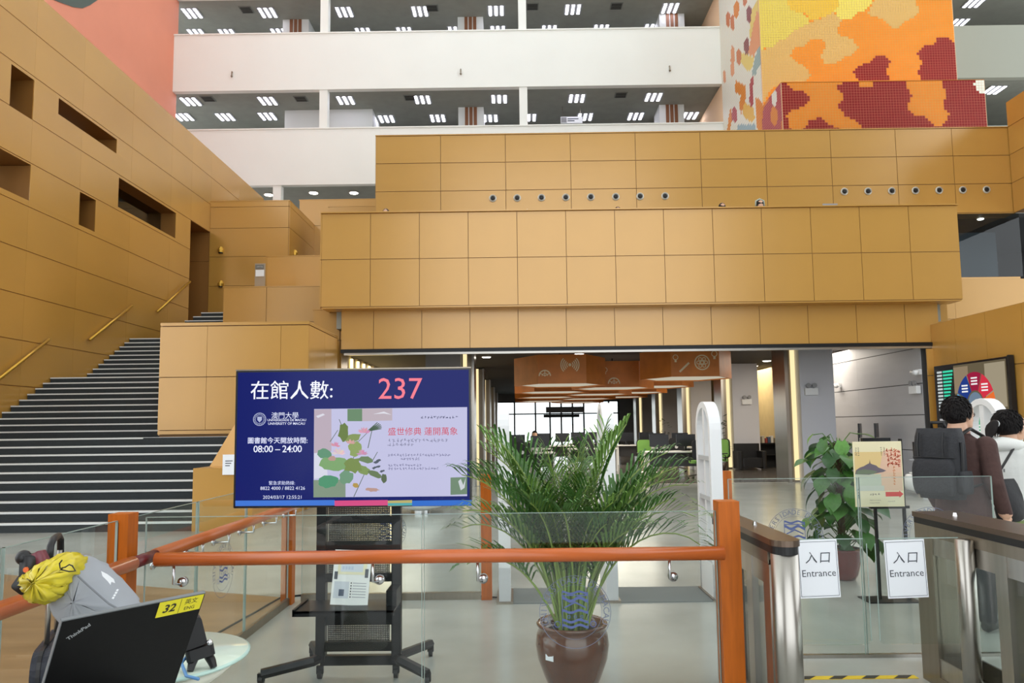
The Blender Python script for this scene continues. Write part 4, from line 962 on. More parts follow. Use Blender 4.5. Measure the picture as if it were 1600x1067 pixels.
mb.add([(-3.6*m2,4*m2,0),(3.6*m2,4*m2,0),(3.6*m2,-1*m2,0),(0,-5*m2,0),(-3.6*m2,-1*m2,0)],[(0,4,3,2,1)],0,M_); on('crest', mb, (190,198,232))
for (a, b, c) in ((368,523,(72,128,226)),(523,606,(226,86,142)),(606,644,(196,186,120)),(644,737,(58,118,216))):
    Rr('colour_strip', [(a,782),(b,781),(b,789.5),(a,790.5)], c, .003)
Rr('colour_strip', [(606,786),(644,785.5),(644,789.5),(606,790)], (90,180,186), .0035)
Rr('poster_area', [(491,639),(730,636),(730,775),(490,777)], (206,206,240), .002)
for pts, c in (([(491,640),(518,639),(518,705),(491,708)],(198,182,196)),([(543,639),(566,638.5),(566,658),(543,658)],(112,146,112)),([(566,638.5),(613,638),(613,657),(566,658)],(200,186,196)),([(490,750),(540,749),(540,776.5),(490,777)],(140,160,138)),([(704,746),(730,745),(730,772),(704,773)],(120,146,120)),([(491,708),(510,706),(512,745),(491,748)],(228,230,246))):
    Rr('tint_block', pts, c, .0025)
def blob(name, cx, cy, rx, ry, c, d, n=18, wob=.12, seed=1, rot=0.):
    rg = random.Random(seed); pts = []
    for k in range(n):
        a = 2*PI*k/n; q = 1+wob*rg.uniform(-1,1); x, y = rx*q*math.cos(a), ry*q*math.sin(a)
        pts.append((cx+x*math.cos(rot)-y*math.sin(rot), cy+x*math.sin(rot)+y*math.cos(rot)))
    return Rr(name, pts, c, d)
def petals(cx, cy, r, c, d, n=7, seed=2):
    rg = random.Random(seed)
    for k in range(n):
        a = -PI*(k+.3)/n+rg.uniform(-.2,.2); q = r*.55
        x, y = cx+q*math.cos(a), cy+q*math.sin(a)*.8; s = r*.5; ca, sa = math.cos(a), math.sin(a); w = r*.2
        Rr('petal', [(x-ca*s,y-sa*s),(x-sa*w,y+ca*w),(x+ca*s,y+sa*s),(x+sa*w,y-ca*w)], tuple(int(q_+rg.uniform(-12,12)) for q_ in c), d+.00005*k)
for (a, b, c, d_) in (((553,776),(572,735),1,0),((540,740),(560,700),1,0),((545,690),(530,655),1,0),((560,690),(585,665),1,0),((575,700),(583,665),1,0),((516,690),(528,672),1,0),((578,672),(590,666),1,0),((582,720),(590,706),1,0)):
    Rr('stem', [(a[0]-.6,a[1]),(a[0]+.6,a[1]),(b[0]+.5,b[1]),(b[0]-.5,b[1])], (86,104,80), .0027)
for k, args in enumerate(((537,676,8,14,(112,134,72),.0030,16,.2,3,.1),(552,684,12,7,(140,160,96),.0030,16,.2,4,-.2),(555,700,10,12,(150,172,104),.0029,16,.2,5,.3),(507,709,11,8,(104,156,124),.0031,16,.12,6,.2),(522,725,25,11,(134,176,118),.0032,20,.12,7,.05),(552,727,14,12,(128,150,84),.0033,16,.22,8,.2),(513,752,16,10,(88,158,120),.0034,20,.1,9,-.1),(541,745,11,11,(120,162,132),.0030,16,.2,10,.3),(568,734,10,7,(136,160,96),.0032,14,.2,11,.3),(586,741,11,5,(110,130,92),.0033,14,.2,12,.35),(600,747,5,7,(96,112,84),.0034,12,.2,13,.1),(572,718,12,5,(116,140,100),.0031,14,.2,14,.1),(582,765,10,3,(196,160,150),.0031,14,.2,15,.05),(556,758,5,4,(190,160,90),.0032,12,.2,16,.3),(519,716,6,4,(196,160,150),.0033,12,.15,17,0))):
    blob('lotus_leaf', *args)
for k, (x, y) in enumerate(((588,722),(592,719),(585,731),(590,729),(597,736))): blob('butterfly', x,y,4,1.8,(90,98,112),.0032,10,.3,20+k,-.3)
petals(569,676,10,(226,160,184),.0036,8,3); petals(548,693,8,(226,170,170),.0036,7,4); petals(529,709,11,(236,206,210),.0037,8,5); petals(524,697,8,(220,150,176),.0036,6,6); petals(566,710,9,(216,160,190),.0036,7,7)
for k in range(6):
    a = -1.0+.25*k; Rr('blade', [(575,672),(576,674),(575+22*math.cos(a*.8),668+9*math.sin(a)),(575+21*math.cos(a*.8),667+9*math.sin(a))], (84,106,88), .0035)
Rr('brush_mark', [(494,650),(505,646),(508,648),(497,653)], (232,232,244), .003); Rr('brush_mark', [(583,647),(600,643),(612,648),(600,646)], (236,236,246), .003); Rr('brush_mark', [(716,752),(720,748),(724,758),(728,746),(726,762),(720,766)], (216,222,226), .003)
words('盛世修典 蓮開萬象',606,675,13.2*m2,(196,60,80),d=.003)
def scribble(px, py, n, size, c, seed):
    u, v = px2uv(px, py); return on('fine_print', marks(MB(), frame(W(u,v,.003),(1,0,-.008),(.008,0,1)), n, size*m2, size*1.05*m2, seed), c, .6)
scribble(609,688,16,5.6,(150,150,180),1); scribble(609,695,7,5.6,(150,150,180),2); scribble(608,711,22,4.2,(130,130,166),3); scribble(628,717,7,4.2,(130,130,166),4); scribble(608,727,12,4.2,(130,130,166),5); scribble(608,732,18,4.2,(130,130,166),6); scribble(660,652,12,4.6,(70,74,110),7)

# trolley
tx0, tx1 = atY(503,900,YS+.12).x, atY(620,900,YS+.12).x; txc = (tx0+tx1)/2; yt = YS+.12
tro = thing('screen_trolley', 'black steel trolley carrying the blue information screen', 'trolley', (txc,yt,0))
for x in (tx0,tx1): MB().box(x-.028,x+.028,yt-.03,yt+.03,.1,1.45).build('upright', black_metal, tro, False, False)
mesh_m = bpy.data.materials.new('perforated_sheet'); mesh_m.use_nodes = True; nt = mesh_m.node_tree
b_ = nt.nodes['Principled BSDF']; b_.inputs['Base Color'].default_value = (.02,.02,.022,1); b_.inputs['Roughness'].default_value = .5
def perf(name, z0, z1):
    """sheet with real square holes: a lattice of thin bars"""
    mb = MB(); n = max(2, int((z1-z0)/.0105)); k = max(2, int((tx1-tx0-.09)/.0105)); a, b = tx0+.045, tx1-.045
    for i in range(n+1): z = z0+(z1-z0)*i/n; mb.add([(a,yt-.01,z-.0033),(b,yt-.01,z-.0033),(b,yt-.01,z+.0033),(a,yt-.01,z+.0033)],[(0,1,2,3)])
    for i in range(k+1): x = a+(b-a)*i/k; mb.add([(x-.0033,yt-.0105,z0),(x+.0033,yt-.0105,z0),(x+.0033,yt-.0105,z1),(x-.0033,yt-.0105,z1)],[(0,1,2,3)])
    mb.build(name, mesh_m, tro, False, False)
def zz(py): return atY(560,py,yt).z
for (a, b) in ((780,806),(817,845),(868,895),(975,1002)): perf('perforated_panel', zz(b), zz(a))
for (a, b) in ((770,780),(806,817),(845,868),(895,908),(961,975),(1002,1016),(1023,1038)): MB().box(tx0,tx1,yt-.02,yt+.02,zz(b),zz(a)).build('cross_rail', black_metal, tro, False, False)
ztray = atY(550,948,yt-.2).z
MB().box(tx0-.09,tx1+.03,yt-.3,yt-.02,ztray-.012,ztray).box(tx0-.09,tx0-.075,yt-.3,yt-.02,ztray-.03,ztray+.01).box(tx0-.09,tx1+.03,yt-.3,yt-.29,ztray-.03,ztray).build('tray', black_metal, tro, False, False)
MB().box(tx1-.03,tx1+.03,yt-.2,yt-.02,ztray,ztray+.09).build('tray_bracket', black_metal, tro, False, False)
for s, x in ((-1,tx0),(1,tx1)):
    f0 = atZ(408 if s < 0 else 668, 1056, .06)
    MB().tube([(x,yt,.12),(x+s*.03,yt-.06,.115),(f0.x,f0.y,.07)],.03,6).build('leg', black_metal, tro, False, False)
    MB().tube([(x,yt,.12),(x+s*.16,yt+.4,.08)],.028,6).build('leg', black_metal, tro, False, False)
    for q in ((f0.x,f0.y),(x+s*.16,yt+.4),(x-s*.0,yt-.02)):
        w = MB().tube([(q[0]-.012,q[1],.03),(q[0]+.012,q[1],.03)],.03,14).build('castor', black, tro, False, False)
        MB().box(q[0]-.02,q[0]+.02,q[1]-.012,q[1]+.012,.03,.075).build('castor_fork', black_metal, w, False, True)
MB().box((X0+X1)/2-.3,(X0+X1)/2+.3,YS+.06,YS+.09,Z0+.15,Z1-.15).build('wall_mount', black_metal, tro, False, False)
# leaflet on the tray, leaning against the trolley
t = thing('leaflet', 'white floor plan leaflet leaning on the trolley tray', 'leaflet', (atY(545,945,yt-.16).x,yt-.16,ztray))
T = Matrix.Rotation(math.radians(-12),4,'X') @ Matrix.Rotation(math.radians(2.5),4,'Y'); lw, lh = .222, .315
MB().box(-lw/2,lw/2,-.003,.003,0,lh,0,T).build('sheet', mat('leaflet_paper',(238,240,238)), t)
def lf(name, u0,u1,v0,v1,c,d=.0035): MB().box(-lw/2+lw*u0,-lw/2+lw*u1,-d-.0004,-d,lh*v0,lh*v1,0,T).build(name, mat('leaf_%d_%d_%d' % c,c,rough=.7), t)
lf('plan_ground',.12,.9,.55,.92,(236,232,200)); lf('plan_outline',.2,.8,.6,.86,(214,222,232),.004); lf('side_tag',.04,.13,.46,.6,(92,96,104),.004); lf('side_tag',.86,.95,.5,.66,(92,96,104),.004); lf('picture',.06,.46,.12,.42,(206,212,220)); lf('picture_sky',.2,.34,.16,.28,(88,98,116),.004)
for k in range(6): lf('text_line',.56,.92,.14+.05*k,.155+.05*k,(176,180,186)); lf('bullet',.5,.53,.135+.05*k,.16+.05*k,(60,64,70),.004)
for k in range(7): lf('plan_room',.24+.08*(k%4),.3+.08*(k%4),.64+.1*(k//4),.7+.1*(k//4),(190,204,224),.0044)
# power adapter and cable on the floor
p = atZ(730,934); t = thing('power_adapter', 'white power adapter lying on the floor behind the railing', 'adapter', (p.x,p.y,0)); MB().rbox((0,0,.02),(.075,.05,.04),.01).build('block', white_plastic, t); MB().tube([(.04,0,.012),(.12,.03,.006),(.28,-.02,.006)],.006,6).build('lead', black, t)
pts = [atZ(*q,.008) for q in ((690,928),(620,929),(560,931),(470,930),(440,933),(420,944),(400,956),(360,978),(330,995),(300,1013))]
t = thing('floor_cable', 'black cable running along the base of the left railing', 'cable', tuple(pts[4])); MB().tube(pts,.009,6).build('cable', black, t, True, False)

# ================================================================== PLANTS
glaze = mat('brown_glaze', (94,54,32), rough=.16, noise=.22, nscale=5, coat=.6); soil = mat('soil', (44,32,24), rough=.95, noise=.3, nscale=30)
leaf_p = mat('palm_green', (62,104,42), rough=.45, noise=.28, nscale=3); leaf_p2 = mat('palm_green_light', (104,140,62), rough=.45, noise=.2, nscale=3); stem_p = mat('palm_stem', (128,150,72), rough=.5, noise=.2, nscale=6)
PX, PY = .305, 4.36
palm = thing('potted_palm', 'areca palm in a glazed brown pot behind the front railing', 'plant', (PX,PY,0))
pot = MB().lathe([(.125,0),(.135,.02),(.165,.09),(.198,.18),(.21,.26),(.203,.315),(.188,.345),(.198,.36),(.205,.372),(.198,.382),(.178,.376),(.17,.34),(.16,.32)],40).build('pot', glaze, palm, True)
MB().add([(-.028,0,-.016),(.028,0,-.016),(.028,0,.016),(-.028,0,.016)],[(0,1,2,3)],0,Matrix.Translation((-.138,-.152,.225)) @ Matrix.Rotation(-.74,4,'Z') ).build('price_tag', paper, pot)
MB().lathe([(.166,.315),(.166,.325)],24).build('soil', soil, palm)
rg = random.Random(11)
def frond(base, az, lean, L, droop, leafL, nleaf=26, m=leaf_p, start=.32):
    """an arching rachis with paired narrow leaflets; returns the mesh object"""
    mb = MB(); pts = []; p = Vector(base); th = lean; d = L/14
    out = Vector((math.cos(az), math.sin(az), 0)); side = Vector((-math.sin(az), math.cos(az), 0))
    tang = []
    for i in range(15):
        t_ = out*math.sin(th)+Vector((0,0,math.cos(th))); pts.append(p.copy()); tang.append(t_); p = p+t_*d
        th += droop*(i/14)**1.3/6
    mb.tube(pts, [.008*(1-.8*i/14)+.0015 for i in range(15)], 5, 1)
    for k in range(nleaf):
        f = start+(1-start)*k/(nleaf-1); i = min(13, int(f*14)); q = pts[i].lerp(pts[i+1], f*14-i); t_ = tang[i]; nrm = side.cross(t_)
        ll = leafL*(.55+.75*math.sin(PI*min(1,(f-start)/(1-start)*.85+.12)))*rg.uniform(.85,1.1)
        for s in (-1,1):
            ang = .95-.45*(f-start)/(1-start)
            dv = (t_*math.cos(ang)+side*s*math.sin(ang)+nrm*-.35+Vector((0,0,.18))).normalized()
            w = dv.cross(Vector((0,0,1)));  w = w.normalized() if w.length > .01 else side
            a = q; b = q+dv*ll*.45+Vector((0,0,-.02*ll)); c = q+dv*ll*.8+Vector((0,0,-.16*ll)); e = q+dv*ll+Vector((0,0,-.36*ll)); ww = .0072
            mb.add([a-w*.002,a+w*.002,b+w*ww,b-w*ww,c+w*ww*.7,c-w*ww*.7,e],[(0,1,2,3),(3,2,4,5),(5,4,6)],0)
    return mb.build('frond', [m, stem_p], palm)
specs = []
for k in range(30):
    az = 2*PI*k*.382+rg.uniform(-.2,.2); inner = k < 11
    lean = rg.uniform(.02,.18) if inner else rg.uniform(.15,.36)
    specs.append((az, lean, rg.uniform(1.08,1.26) if inner else rg.uniform(.9,1.15), rg.uniform(.4,1.0) if inner else rg.uniform(.9,1.8)))
specs += [(-.05,.36,1.08,2.0),(.12,.28,1.15,1.7),(-.3,.42,1.0,2.2),(PI+.1,.3,1.0,1.7),(PI-.2,.38,.95,1.9),(PI+.25,.18,1.15,1.4),(-1.3,.1,1.0,1.2),(-1.9,.12,.95,1.3),(.05,.16,1.2,1.3),(-.5,.5,.85,1.9),(PI+.4,.5,.8,1.8),(.3,.2,1.1,1.5),(PI-.4,.15,1.2,1.2)]
for k, (az, lean, L, dr) in enumerate(specs):
    if math.sin(az) < -.45: lean *= .45; dr *= .75; L *= .92
    r0 = rg.uniform(.01,.09); a0 = az+rg.uniform(-.6,.6)
    frond((r0*math.cos(a0),r0*math.sin(a0),.32), az, lean, L, dr, rg.uniform(.2,.27), 18, leaf_p if k%3 else leaf_p2, rg.uniform(.36,.46))
specs2 = [(2*PI*k*.382+.5, rg.uniform(.06,.3), rg.uniform(.68,.9), rg.uniform(.8,1.7)) for k in range(16)]
for k, (az, lean, L, dr) in enumerate(specs2):
    if math.sin(az) < -.45: lean *= .5; dr *= .7
    frond((.05*math.cos(az),.05*math.sin(az),.32), az, lean, L, dr, rg.uniform(.2,.26), 18, leaf_p2 if k%4 == 0 else leaf_p, rg.uniform(.4,.5))
for k in range(16):
    a = rg.uniform(0,2*PI); r0 = rg.uniform(.01,.1)
    MB().tube([(r0*math.cos(a),r0*math.sin(a),.32),(r0*1.2*math.cos(a),r0*1.2*math.sin(a),.55),(r0*1.5*math.cos(a+.2),r0*1.5*math.sin(a+.2),.8)],[.012,.011,.006],6).build('cane', stem_p if k%2 else leaf_p2, palm, True)

# broad-leaved climber in a red pot
P2 = atZ(1326,908); climber = thing('potted_climber', 'broad leaved climbing plant in a dark red pot beside the poster', 'plant', (P2.x,P2.y+.1,0))
redpot = mat('red_glaze', (112,38,36), rough=.18, noise=.1, coat=.6)
MB().lathe([(.1,0),(.13,.05),(.165,.2),(.17,.27),(.178,.285),(.165,.295),(.15,.27)],30).build('pot', redpot, climber, True); MB().lathe([(.15,.25),(.15,.262)],20).build('soil', soil, climber)
MB().lathe([(.035,.25),(.035,1.3)],10).build('moss_pole', mat('moss_pole',(74,60,40),rough=.95,noise=.3,nscale=40), climber)
leafmats = [mat('broad_leaf_%d' % i, c, rough=.35, noise=.15, nscale=8, spec=.5) for i, c in enumerate(((58,104,44),(72,122,52),(92,146,62),(48,88,42)))]
def heart(nm, m):
    mb = MB(); N = 9; vs = []
    for i in range(N):
        f = i/(N-1); y = f; w = .40*math.sin(PI*min(1,f*.93+.13))**.8*(1 if f < .5 else 1-.25*(f-.5)); w = max(w, .0)
        if i == N-1: w = 0
        zc = .16*math.sin(PI*f*.6)-.22*f*f
        vs += [(-w,y-(.1 if i == 0 else 0),zc+.10*w*1.6),(0,y,zc),(w,y-(.1 if i == 0 else 0),zc+.10*w*1.6)]
    fs = []
    for i in range(N-1): fs += [(3*i,3*i+1,3*i+4,3*i+3),(3*i+1,3*i+2,3*i+5,3*i+4)]
    mb.add(vs,fs); return mb.mesh(nm, m, True)
hearts = [heart('leaf', m) for m in leafmats]
rg = random.Random(5)
petm = MB()
for k in range(96):
    z = .30+1.06*(k/95)**.92; az = k*2.4+rg.uniform(-.4,.4); s = rg.uniform(.15,.24)*(1.0 if z < 1.25 else .8); reach = rg.uniform(.06,.3)*(1.1-.25*abs(z-.75))
    pos = Vector((reach*math.cos(az),reach*math.sin(az),z+rg.uniform(-.03,.05)))
    petm.tube([(.02*math.cos(az),.02*math.sin(az),z-.08),tuple(pos*.6+Vector((0,0,z*.4+.03))),tuple(pos)],.005,4)
    M = Matrix.Translation(pos) @ Matrix.Rotation(az-PI/2+rg.uniform(-.4,.4),4,'Z') @ Matrix.Rotation(-rg.uniform(.35,1.25),4,'X') @ Matrix.Rotation(rg.uniform(-.4,.4),4,'Y') @ Matrix.Scale(s,4)
    put('leaf', hearts[2 if k > 86 and k%2 else k%4 if k%4 != 2 else 0], climber, True, M)
petm.build('petioles', mat('petiole_green',(84,116,54)), climber)

# ================================================================== POSTER STAND
YP = 6.4
q0, q1 = atY(1335,690,YP), atY(1409,791,YP); cxp = (q0.x+q1.x)/2; wP, hP = .415, q0.z-q1.z; zP = q1.z
ps = thing('poster_stand', 'black floor stand holding the pale landscape poster', 'stand', (cxp,YP,0))
MB().box(-.17,.26,-.1,.13,0,.01).build('base_plate', black_metal, ps)
for s in (-.035,.21): MB().box(s-.011+.0,s+.011,.0,.022,.012,zP+hP+.02).build('pole', black_metal, ps)
MB().box(-.08,.25,-.008,.03,zP-.018,zP+.004).build('bottom_clip', black_metal, ps); MB().box(-.12,.12,-.008,.03,zP+hP-.006,zP+hP+.03).build('top_clip', black_metal, ps)
po = thing('poster', 'cream poster with a hill, red lettering and a red arrow', 'poster', (cxp,YP-.006,zP))
MB().box(-wP/2,wP/2,-.004,.004,0,hP).build('sheet', mat('poster_cream',(250,240,200),rough=.6), po)
def pq(name, pts, c, d=.0045): # pts in 0..1 from bottom-left
    MB().add([(-wP/2+wP*u,-d,hP*v) for u,v in pts],[tuple(range(len(pts)))]).build(name, mat('poster_%d_%d_%d' % c,c,rough=.6), po)
R4 = lambda a,b,c,d: [(a,b),(c,b),(c,d),(a,d)]
pq('sky',R4(.02,.5,.98,.84),(244,214,150)); pq('glow',[(.5,.5),(.98,.48),(.98,.86),(.62,.86)],(246,206,178),.0047); pq('water',R4(.02,.24,.98,.5),(206,216,196),.0046); pq('haze',R4(.55,.24,.98,.52),(240,206,176),.0049); pq('far_water',R4(.02,.24,.6,.32),(214,220,206),.0050)
pq('hill',[(.02,.5),(.04,.56),(.12,.6),(.2,.62),(.26,.645),(.3,.66),(.34,.665),(.38,.65),(.46,.63),(.5,.6),(.6,.57),(.66,.55),(.6,.53),(.3,.49)],(122,112,124),.0052); pq('hill_trees',[(.04,.5),(.06,.55),(.2,.575),(.36,.56),(.48,.54),(.4,.5)],(126,140,116),.0054); pq('tower',[(.315,.66),(.345,.66),(.335,.7),(.331,.73),(.328,.7)],(120,100,96),.0055)
pq('footer',R4(.02,.02,.98,.23),(246,240,206),.0048)
pq('arrow',[(.62,.155),(.9,.155),(.9,.135),(.985,.19),(.9,.245),(.9,.225),(.62,.225)],(226,74,70),.0056)
def pt(u, v, n, size, c, seed, vertical=True):
    return marks(MB(), frame((-wP/2+wP*u,-.0058,hP*v),(1,0,0),(0,0,1)), n, size, size*1.08, seed, vertical).build('lettering', mat('poster_%d_%d_%d' % c,c,rough=.6), po)
for k, (u, v) in enumerate(((.70,.86),(.78,.87),(.86,.86),(.93,.84))): pt(u,v,4,.036,(222,92,62),k+1)
pt(.82,.6,7,.022,(230,140,70),9)
for k, u in enumerate((.06,.11,.58,.64)): pt(u,.9,5,.014,(140,130,110),20+k)
pt(.07,.26,4,.02,(120,130,120),30); pt(.32,.19,4,.02,(120,116,104),31,False); pt(.3,.1,8,.011,(150,146,130),32,False); pt(.3,.06,7,.011,(150,146,130),33,False); pt(.68,.08,5,.011,(150,146,130),34,False)

# ================================================================== PEOPLE
def ring(c, rx, ry, n=20, ax=None, ay=None):
    ax = Vector(ax) if ax else Vector((1,0,0)); ay = Vector(ay) if ay else Vector((0,1,0))
    return [Vector(c)+ax*(rx*math.cos(2*PI*k/n))+ay*(ry*math.sin(2*PI*k/n)) for k in range(n)]
def limb(mb, pts, rs, n=14):
    P = []; Rr_ = []
    for i in range(len(pts)-1):
        for k in range(4): P.append(Vector(pts[i]).lerp(Vector(pts[i+1]),k/4)); Rr_.append(rs[i]+(rs[i+1]-rs[i])*k/4)
    P.append(Vector(pts[-1])); Rr_.append(rs[-1]); mb.tube(P, Rr_, n); mb.ball(pts[0], rs[0]); mb.ball(pts[-1], rs[-1])
    for i in range(1,len(pts)-1): mb.ball(pts[i], rs[i])
def remesh(mb, vox, colour, mats, parent, name='body', smooth_it=2):
    me = mb.mesh('raw', mats[0]); o = bpy.data.objects.new('raw', me); TMP.collection.objects.link(o)
    md = o.modifiers.new('r','REMESH'); md.mode = 'VOXEL'; md.voxel_size = vox; md.use_smooth_shade = True
    ms = o.modifiers.new('s','SMOOTH'); ms.factor = .6; ms.iterations = smooth_it
    dg = bench(); out = bpy.data.meshes.new_from_object(o.evaluated_get(dg)); bpy.data.objects.remove(o)
    out.materials.clear()
    for m in mats: out.materials.append(m)
    idx = [colour(p.center) for p in out.polygons]; out.polygons.foreach_set('material_index', idx); out.polygons.foreach_set('use_smooth',[True]*len(idx)); out.name = name
    return put(name, out, parent)
def head(mb, z, oy=0., s=1.0, tilt=0., yaw=0.):
    """skull, jaw, nose, ears, lips; z is the chin height; faces +y"""
    M = Matrix.Translation((0,oy,z)) @ Matrix.Rotation(yaw,4,'Z') @ Matrix.Rotation(tilt,4,'X') @ Matrix.Scale(s,4)
    prof = [(.0,.022,.03,.062),(.012,.04,.045,.05),(.04,.058,.07,.03),(.075,.067,.084,.014),(.11,.072,.092,.006),(.145,.076,.098,.0),(.18,.074,.096,-.004),(.21,.062,.08,-.008),(.23,.04,.052,-.01),(.238,.015,.02,-.01)]
    rs = [[(rx*math.cos(2*PI*k/20),oy_+ry*math.sin(2*PI*k/20),zz_) for k in range(20)] for zz_,rx,ry,oy_ in prof]
    mb.loft(rs, M=M)
    mb.loft([[(w*math.cos(2*PI*k/8),.092+d+w*math.sin(2*PI*k/8),zz_) for k in range(8)] for zz_,w,d in ((.075,.013,.012),(.085,.015,.016),(.1,.01,.01),(.125,.007,.0))], M=M)
    for sx in (-1,1): mb.ball((sx*.076,-.005,.105),(.012,.022,.034),10,7,M=M)
    mb.ball((0,.092,.05),(.024,.012,.006),10,5,M=M); mb.ball((0,.09,.04),(.021,.012,.006),10,5,M=M)
    for sx in (-1,1): mb.ball((sx*.03,.088,.125),(.018,.01,.006),8,5,M=M)
    return M
def hand(mb, w, d, side):
    """palm from wrist w along d with four unequal curled fingers and a thumb"""
    w = Vector(w); d = Vector(d).normalized(); f = Vector((0,1,0)); u = d.cross(f).normalized(); f = u.cross(d).normalized()
    mb.loft([ring(w+d*t, a, b, 12, f, u) for t,a,b in ((0,.027,.02),(.03,.036,.016),(.07,.042,.015),(.085,.038,.013))])
    for k, (o, L) in enumerate(((.03,.07),(.01,.08),(-.011,.075),(-.03,.06))):
        a = w+d*.08+f*o; b = a+d*L*.5-u*side*.012; c = b+d*L*.35-u*side*.022; e = c+d*L*.18-u*side*.02
        mb.tube([a,b,c,e],[.0095,.009,.0082,.006],8)
    a = w+d*.025+f*.03; mb.tube([a,a+d*.03+f*.022,a+d*.06+f*.026-u*side*.012],[.013,.011,.008],8)
brown_j = mat('brown_jacket', (74,52,48), rough=.9, noise=.1, nscale=20, bump=.5, bscale=25); trousers = mat('dark_trousers', (40,40,46), rough=.9, bump=.3, bscale=20)
hood_w = mat('white_hoodie', (226,228,224), rough=.9, noise=.03, bump=.5, bscale=18); pants_g = mat('green_trousers', (140,156,104), rough=.85, noise=.1, bump=.4, bscale=18); shoe_w = mat('white_shoe', (228,228,226), rough=.5); shoe_d = mat('dark_shoe', (30,30,32), rough=.5)
def legs(mb, z0, w, rk, spread=.0):
    for s in (-1,1):
        limb(mb, [(s*.085,0,z0),(s*.095,.02+s*spread,.48),(s*.095,-.02+s*spread*1.6,.09)], [w,.07*rk,.055*rk])
        y = -.03+s*spread*1.6
        mb.loft([ring((s*.097,y+t,.045),.04*a,.045*b,12,(1,0,0),(0,0,1)) for t,a,b in ((-.05,.7,.7),(-.02,1,1),(.06,1.05,.85),(.14,1.1,.65),(.19,.8,.5),(.205,.3,.3))])
# --- man with a backpack
mp = atY(1496,657,5.5); man = thing('person', 'man in a brown jacket and glasses carrying a black backpack', 'person', (mp.x,5.5,0), math.radians(-60))
mb = MB(); legs(mb,.85,.1,1.05,.05)
mb.loft([ring((0,oy,z),rx,ry,24) for z,rx,ry,oy in ((.76,.19,.145,0),(.84,.2,.15,0),(.98,.19,.14,0),(1.12,.2,.145,.0),(1.25,.212,.142,-.005),(1.36,.205,.125,-.015),(1.42,.16,.1,-.02),(1.46,.1,.085,-.02),(1.49,.07,.075,-.015),(1.56,.06,.066,.0))])
limb(mb, [(.2,-.015,1.385),(.255,-.05,1.12),(.262,.06,.89)], [.072,.064,.046]); limb(mb, [(-.2,-.015,1.385),(-.255,-.02,1.12),(-.24,.1,.9)], [.072,.064,.046])
hand(mb,(.262,.065,.885),(.0,.16,-1),1); hand(mb,(-.24,.1,.89),(0,.2,-1),-1)
head(mb,1.50,.015,1.0,math.radians(-6),math.radians(-18))
def man_c(c):
    if c.z < .075: return 3
    if c.z < .80 and abs(c.x) < .2: return 2
    if abs(c.x) > .2 and c.z < .885: return 1
    if c.z > 1.475: return 1
    return 0
remesh(mb,.0075,man_c,[brown_j,skin_m,trousers,shoe_d],man); man.scale = (.985,.985,.955)
MB().ball((0,-.008,1.648),(.089,.112,.118),22,14).build('hair', hair_m, man, True)
def strands(parent, c, rad, n, seed, face, L=.045):
    """short hair locks lying over the scalp; none over the face"""
    mb = MB(); rg = random.Random(seed)
    for k in range(n):
        a = rg.uniform(0,2*PI); ph = math.acos(rg.uniform(-.35,1)); u = Vector((math.sin(ph)*math.cos(a),math.sin(ph)*math.sin(a),math.cos(ph)))
        if u.y > face and u.z < .45: continue
        p = Vector(c)+Vector((u.x*rad[0],u.y*rad[1],u.z*rad[2])); d = Vector((rg.uniform(-.5,.5),rg.uniform(-.5,.5),-.75)); d = (d-u*d.dot(u)*.9).normalized(); s_ = d.cross(u).normalized()*rg.uniform(.005,.009)
        e = p+d*L*rg.uniform(.6,1.1)+u*rg.uniform(.002,.012)
        mb.add([p-s_+u*.001,p+s_+u*.001,p+d*L*.5+s_*.8+u*.007,e,p+d*L*.5-s_*.8+u*.007],[(0,1,2,3,4)])
    mb.build('hair_strands', hair_m, parent)['kind'] = 'stuff'
strands(man,(0,-.008,1.648),(.089,.112,.118),900,8,.55)
MB().tube([(.078,.0,1.615),(.074,.1,1.622),(.066,.118,1.622)],.003,5).tube([(-.078,.0,1.615),(-.074,.1,1.622),(-.066,.118,1.622)],.003,5).tube([(.034+.027*math.cos(k*PI/6),.124,1.618+.02*math.sin(k*PI/6)) for k in range(13)],.0025,5).tube([(-.034+.027*math.cos(k*PI/6),.124,1.618+.02*math.sin(k*PI/6)) for k in range(13)],.0025,5).tube([(-.01,.126,1.62),(.01,.126,1.62)],.0025,5).build('glasses', black, man)
wr_ = MB()
for k in range(16): a = 2*PI*k/16; wr_.ball((.262+.036*math.cos(a),.063+.034*math.sin(a),.893),.0065,6,4)
wr_.build('bracelet', mat('bracelet_beads',(170,110,50),rough=.35), man)
MB().lathe([(.078,1.462),(.086,1.475),(.082,1.492),(.074,1.494)],24,caps=False,M=Matrix.Translation((0,-.014,0))).build('collar', mat('pink_collar',(196,150,136),rough=.9), man, True)
# backpack, worn on his back
bp_f = mat('backpack_fabric', (38,39,43), rough=.75, noise=.15, nscale=30, bump=.3, bscale=60); bp_t = mat('backpack_trim', (20,20,22), rough=.5)
off = Matrix.Rotation(math.radians(-60),4,'Z') @ Vector((0,-.245,0))
bpk = thing('backpack', 'black backpack worn by the man in the brown jacket', 'backpack', (mp.x+off.x,5.5+off.y,.95), math.radians(-60))
def soft_box(w, d, h, r, n=6):
    rs = []
    for i in range(n+1):
        t_ = i/n; z = h*t_; q = 1-.12*(abs(2*t_-1))**4
        r_ = []
        for (sx, sy, a0) in ((1,1,0),(-1,1,PI/2),(-1,-1,PI),(1,-1,1.5*PI)):
            for k in range(5): a = a0+PI/2*k/4; r_.append((q*(sx*(w/2-r)+r*math.cos(a)), q*(sy*(d/2-r)+r*math.sin(a))-.015*math.sin(PI*t_)*(1 if sy < 0 else 0), z))
        rs.append(r_)
    return rs
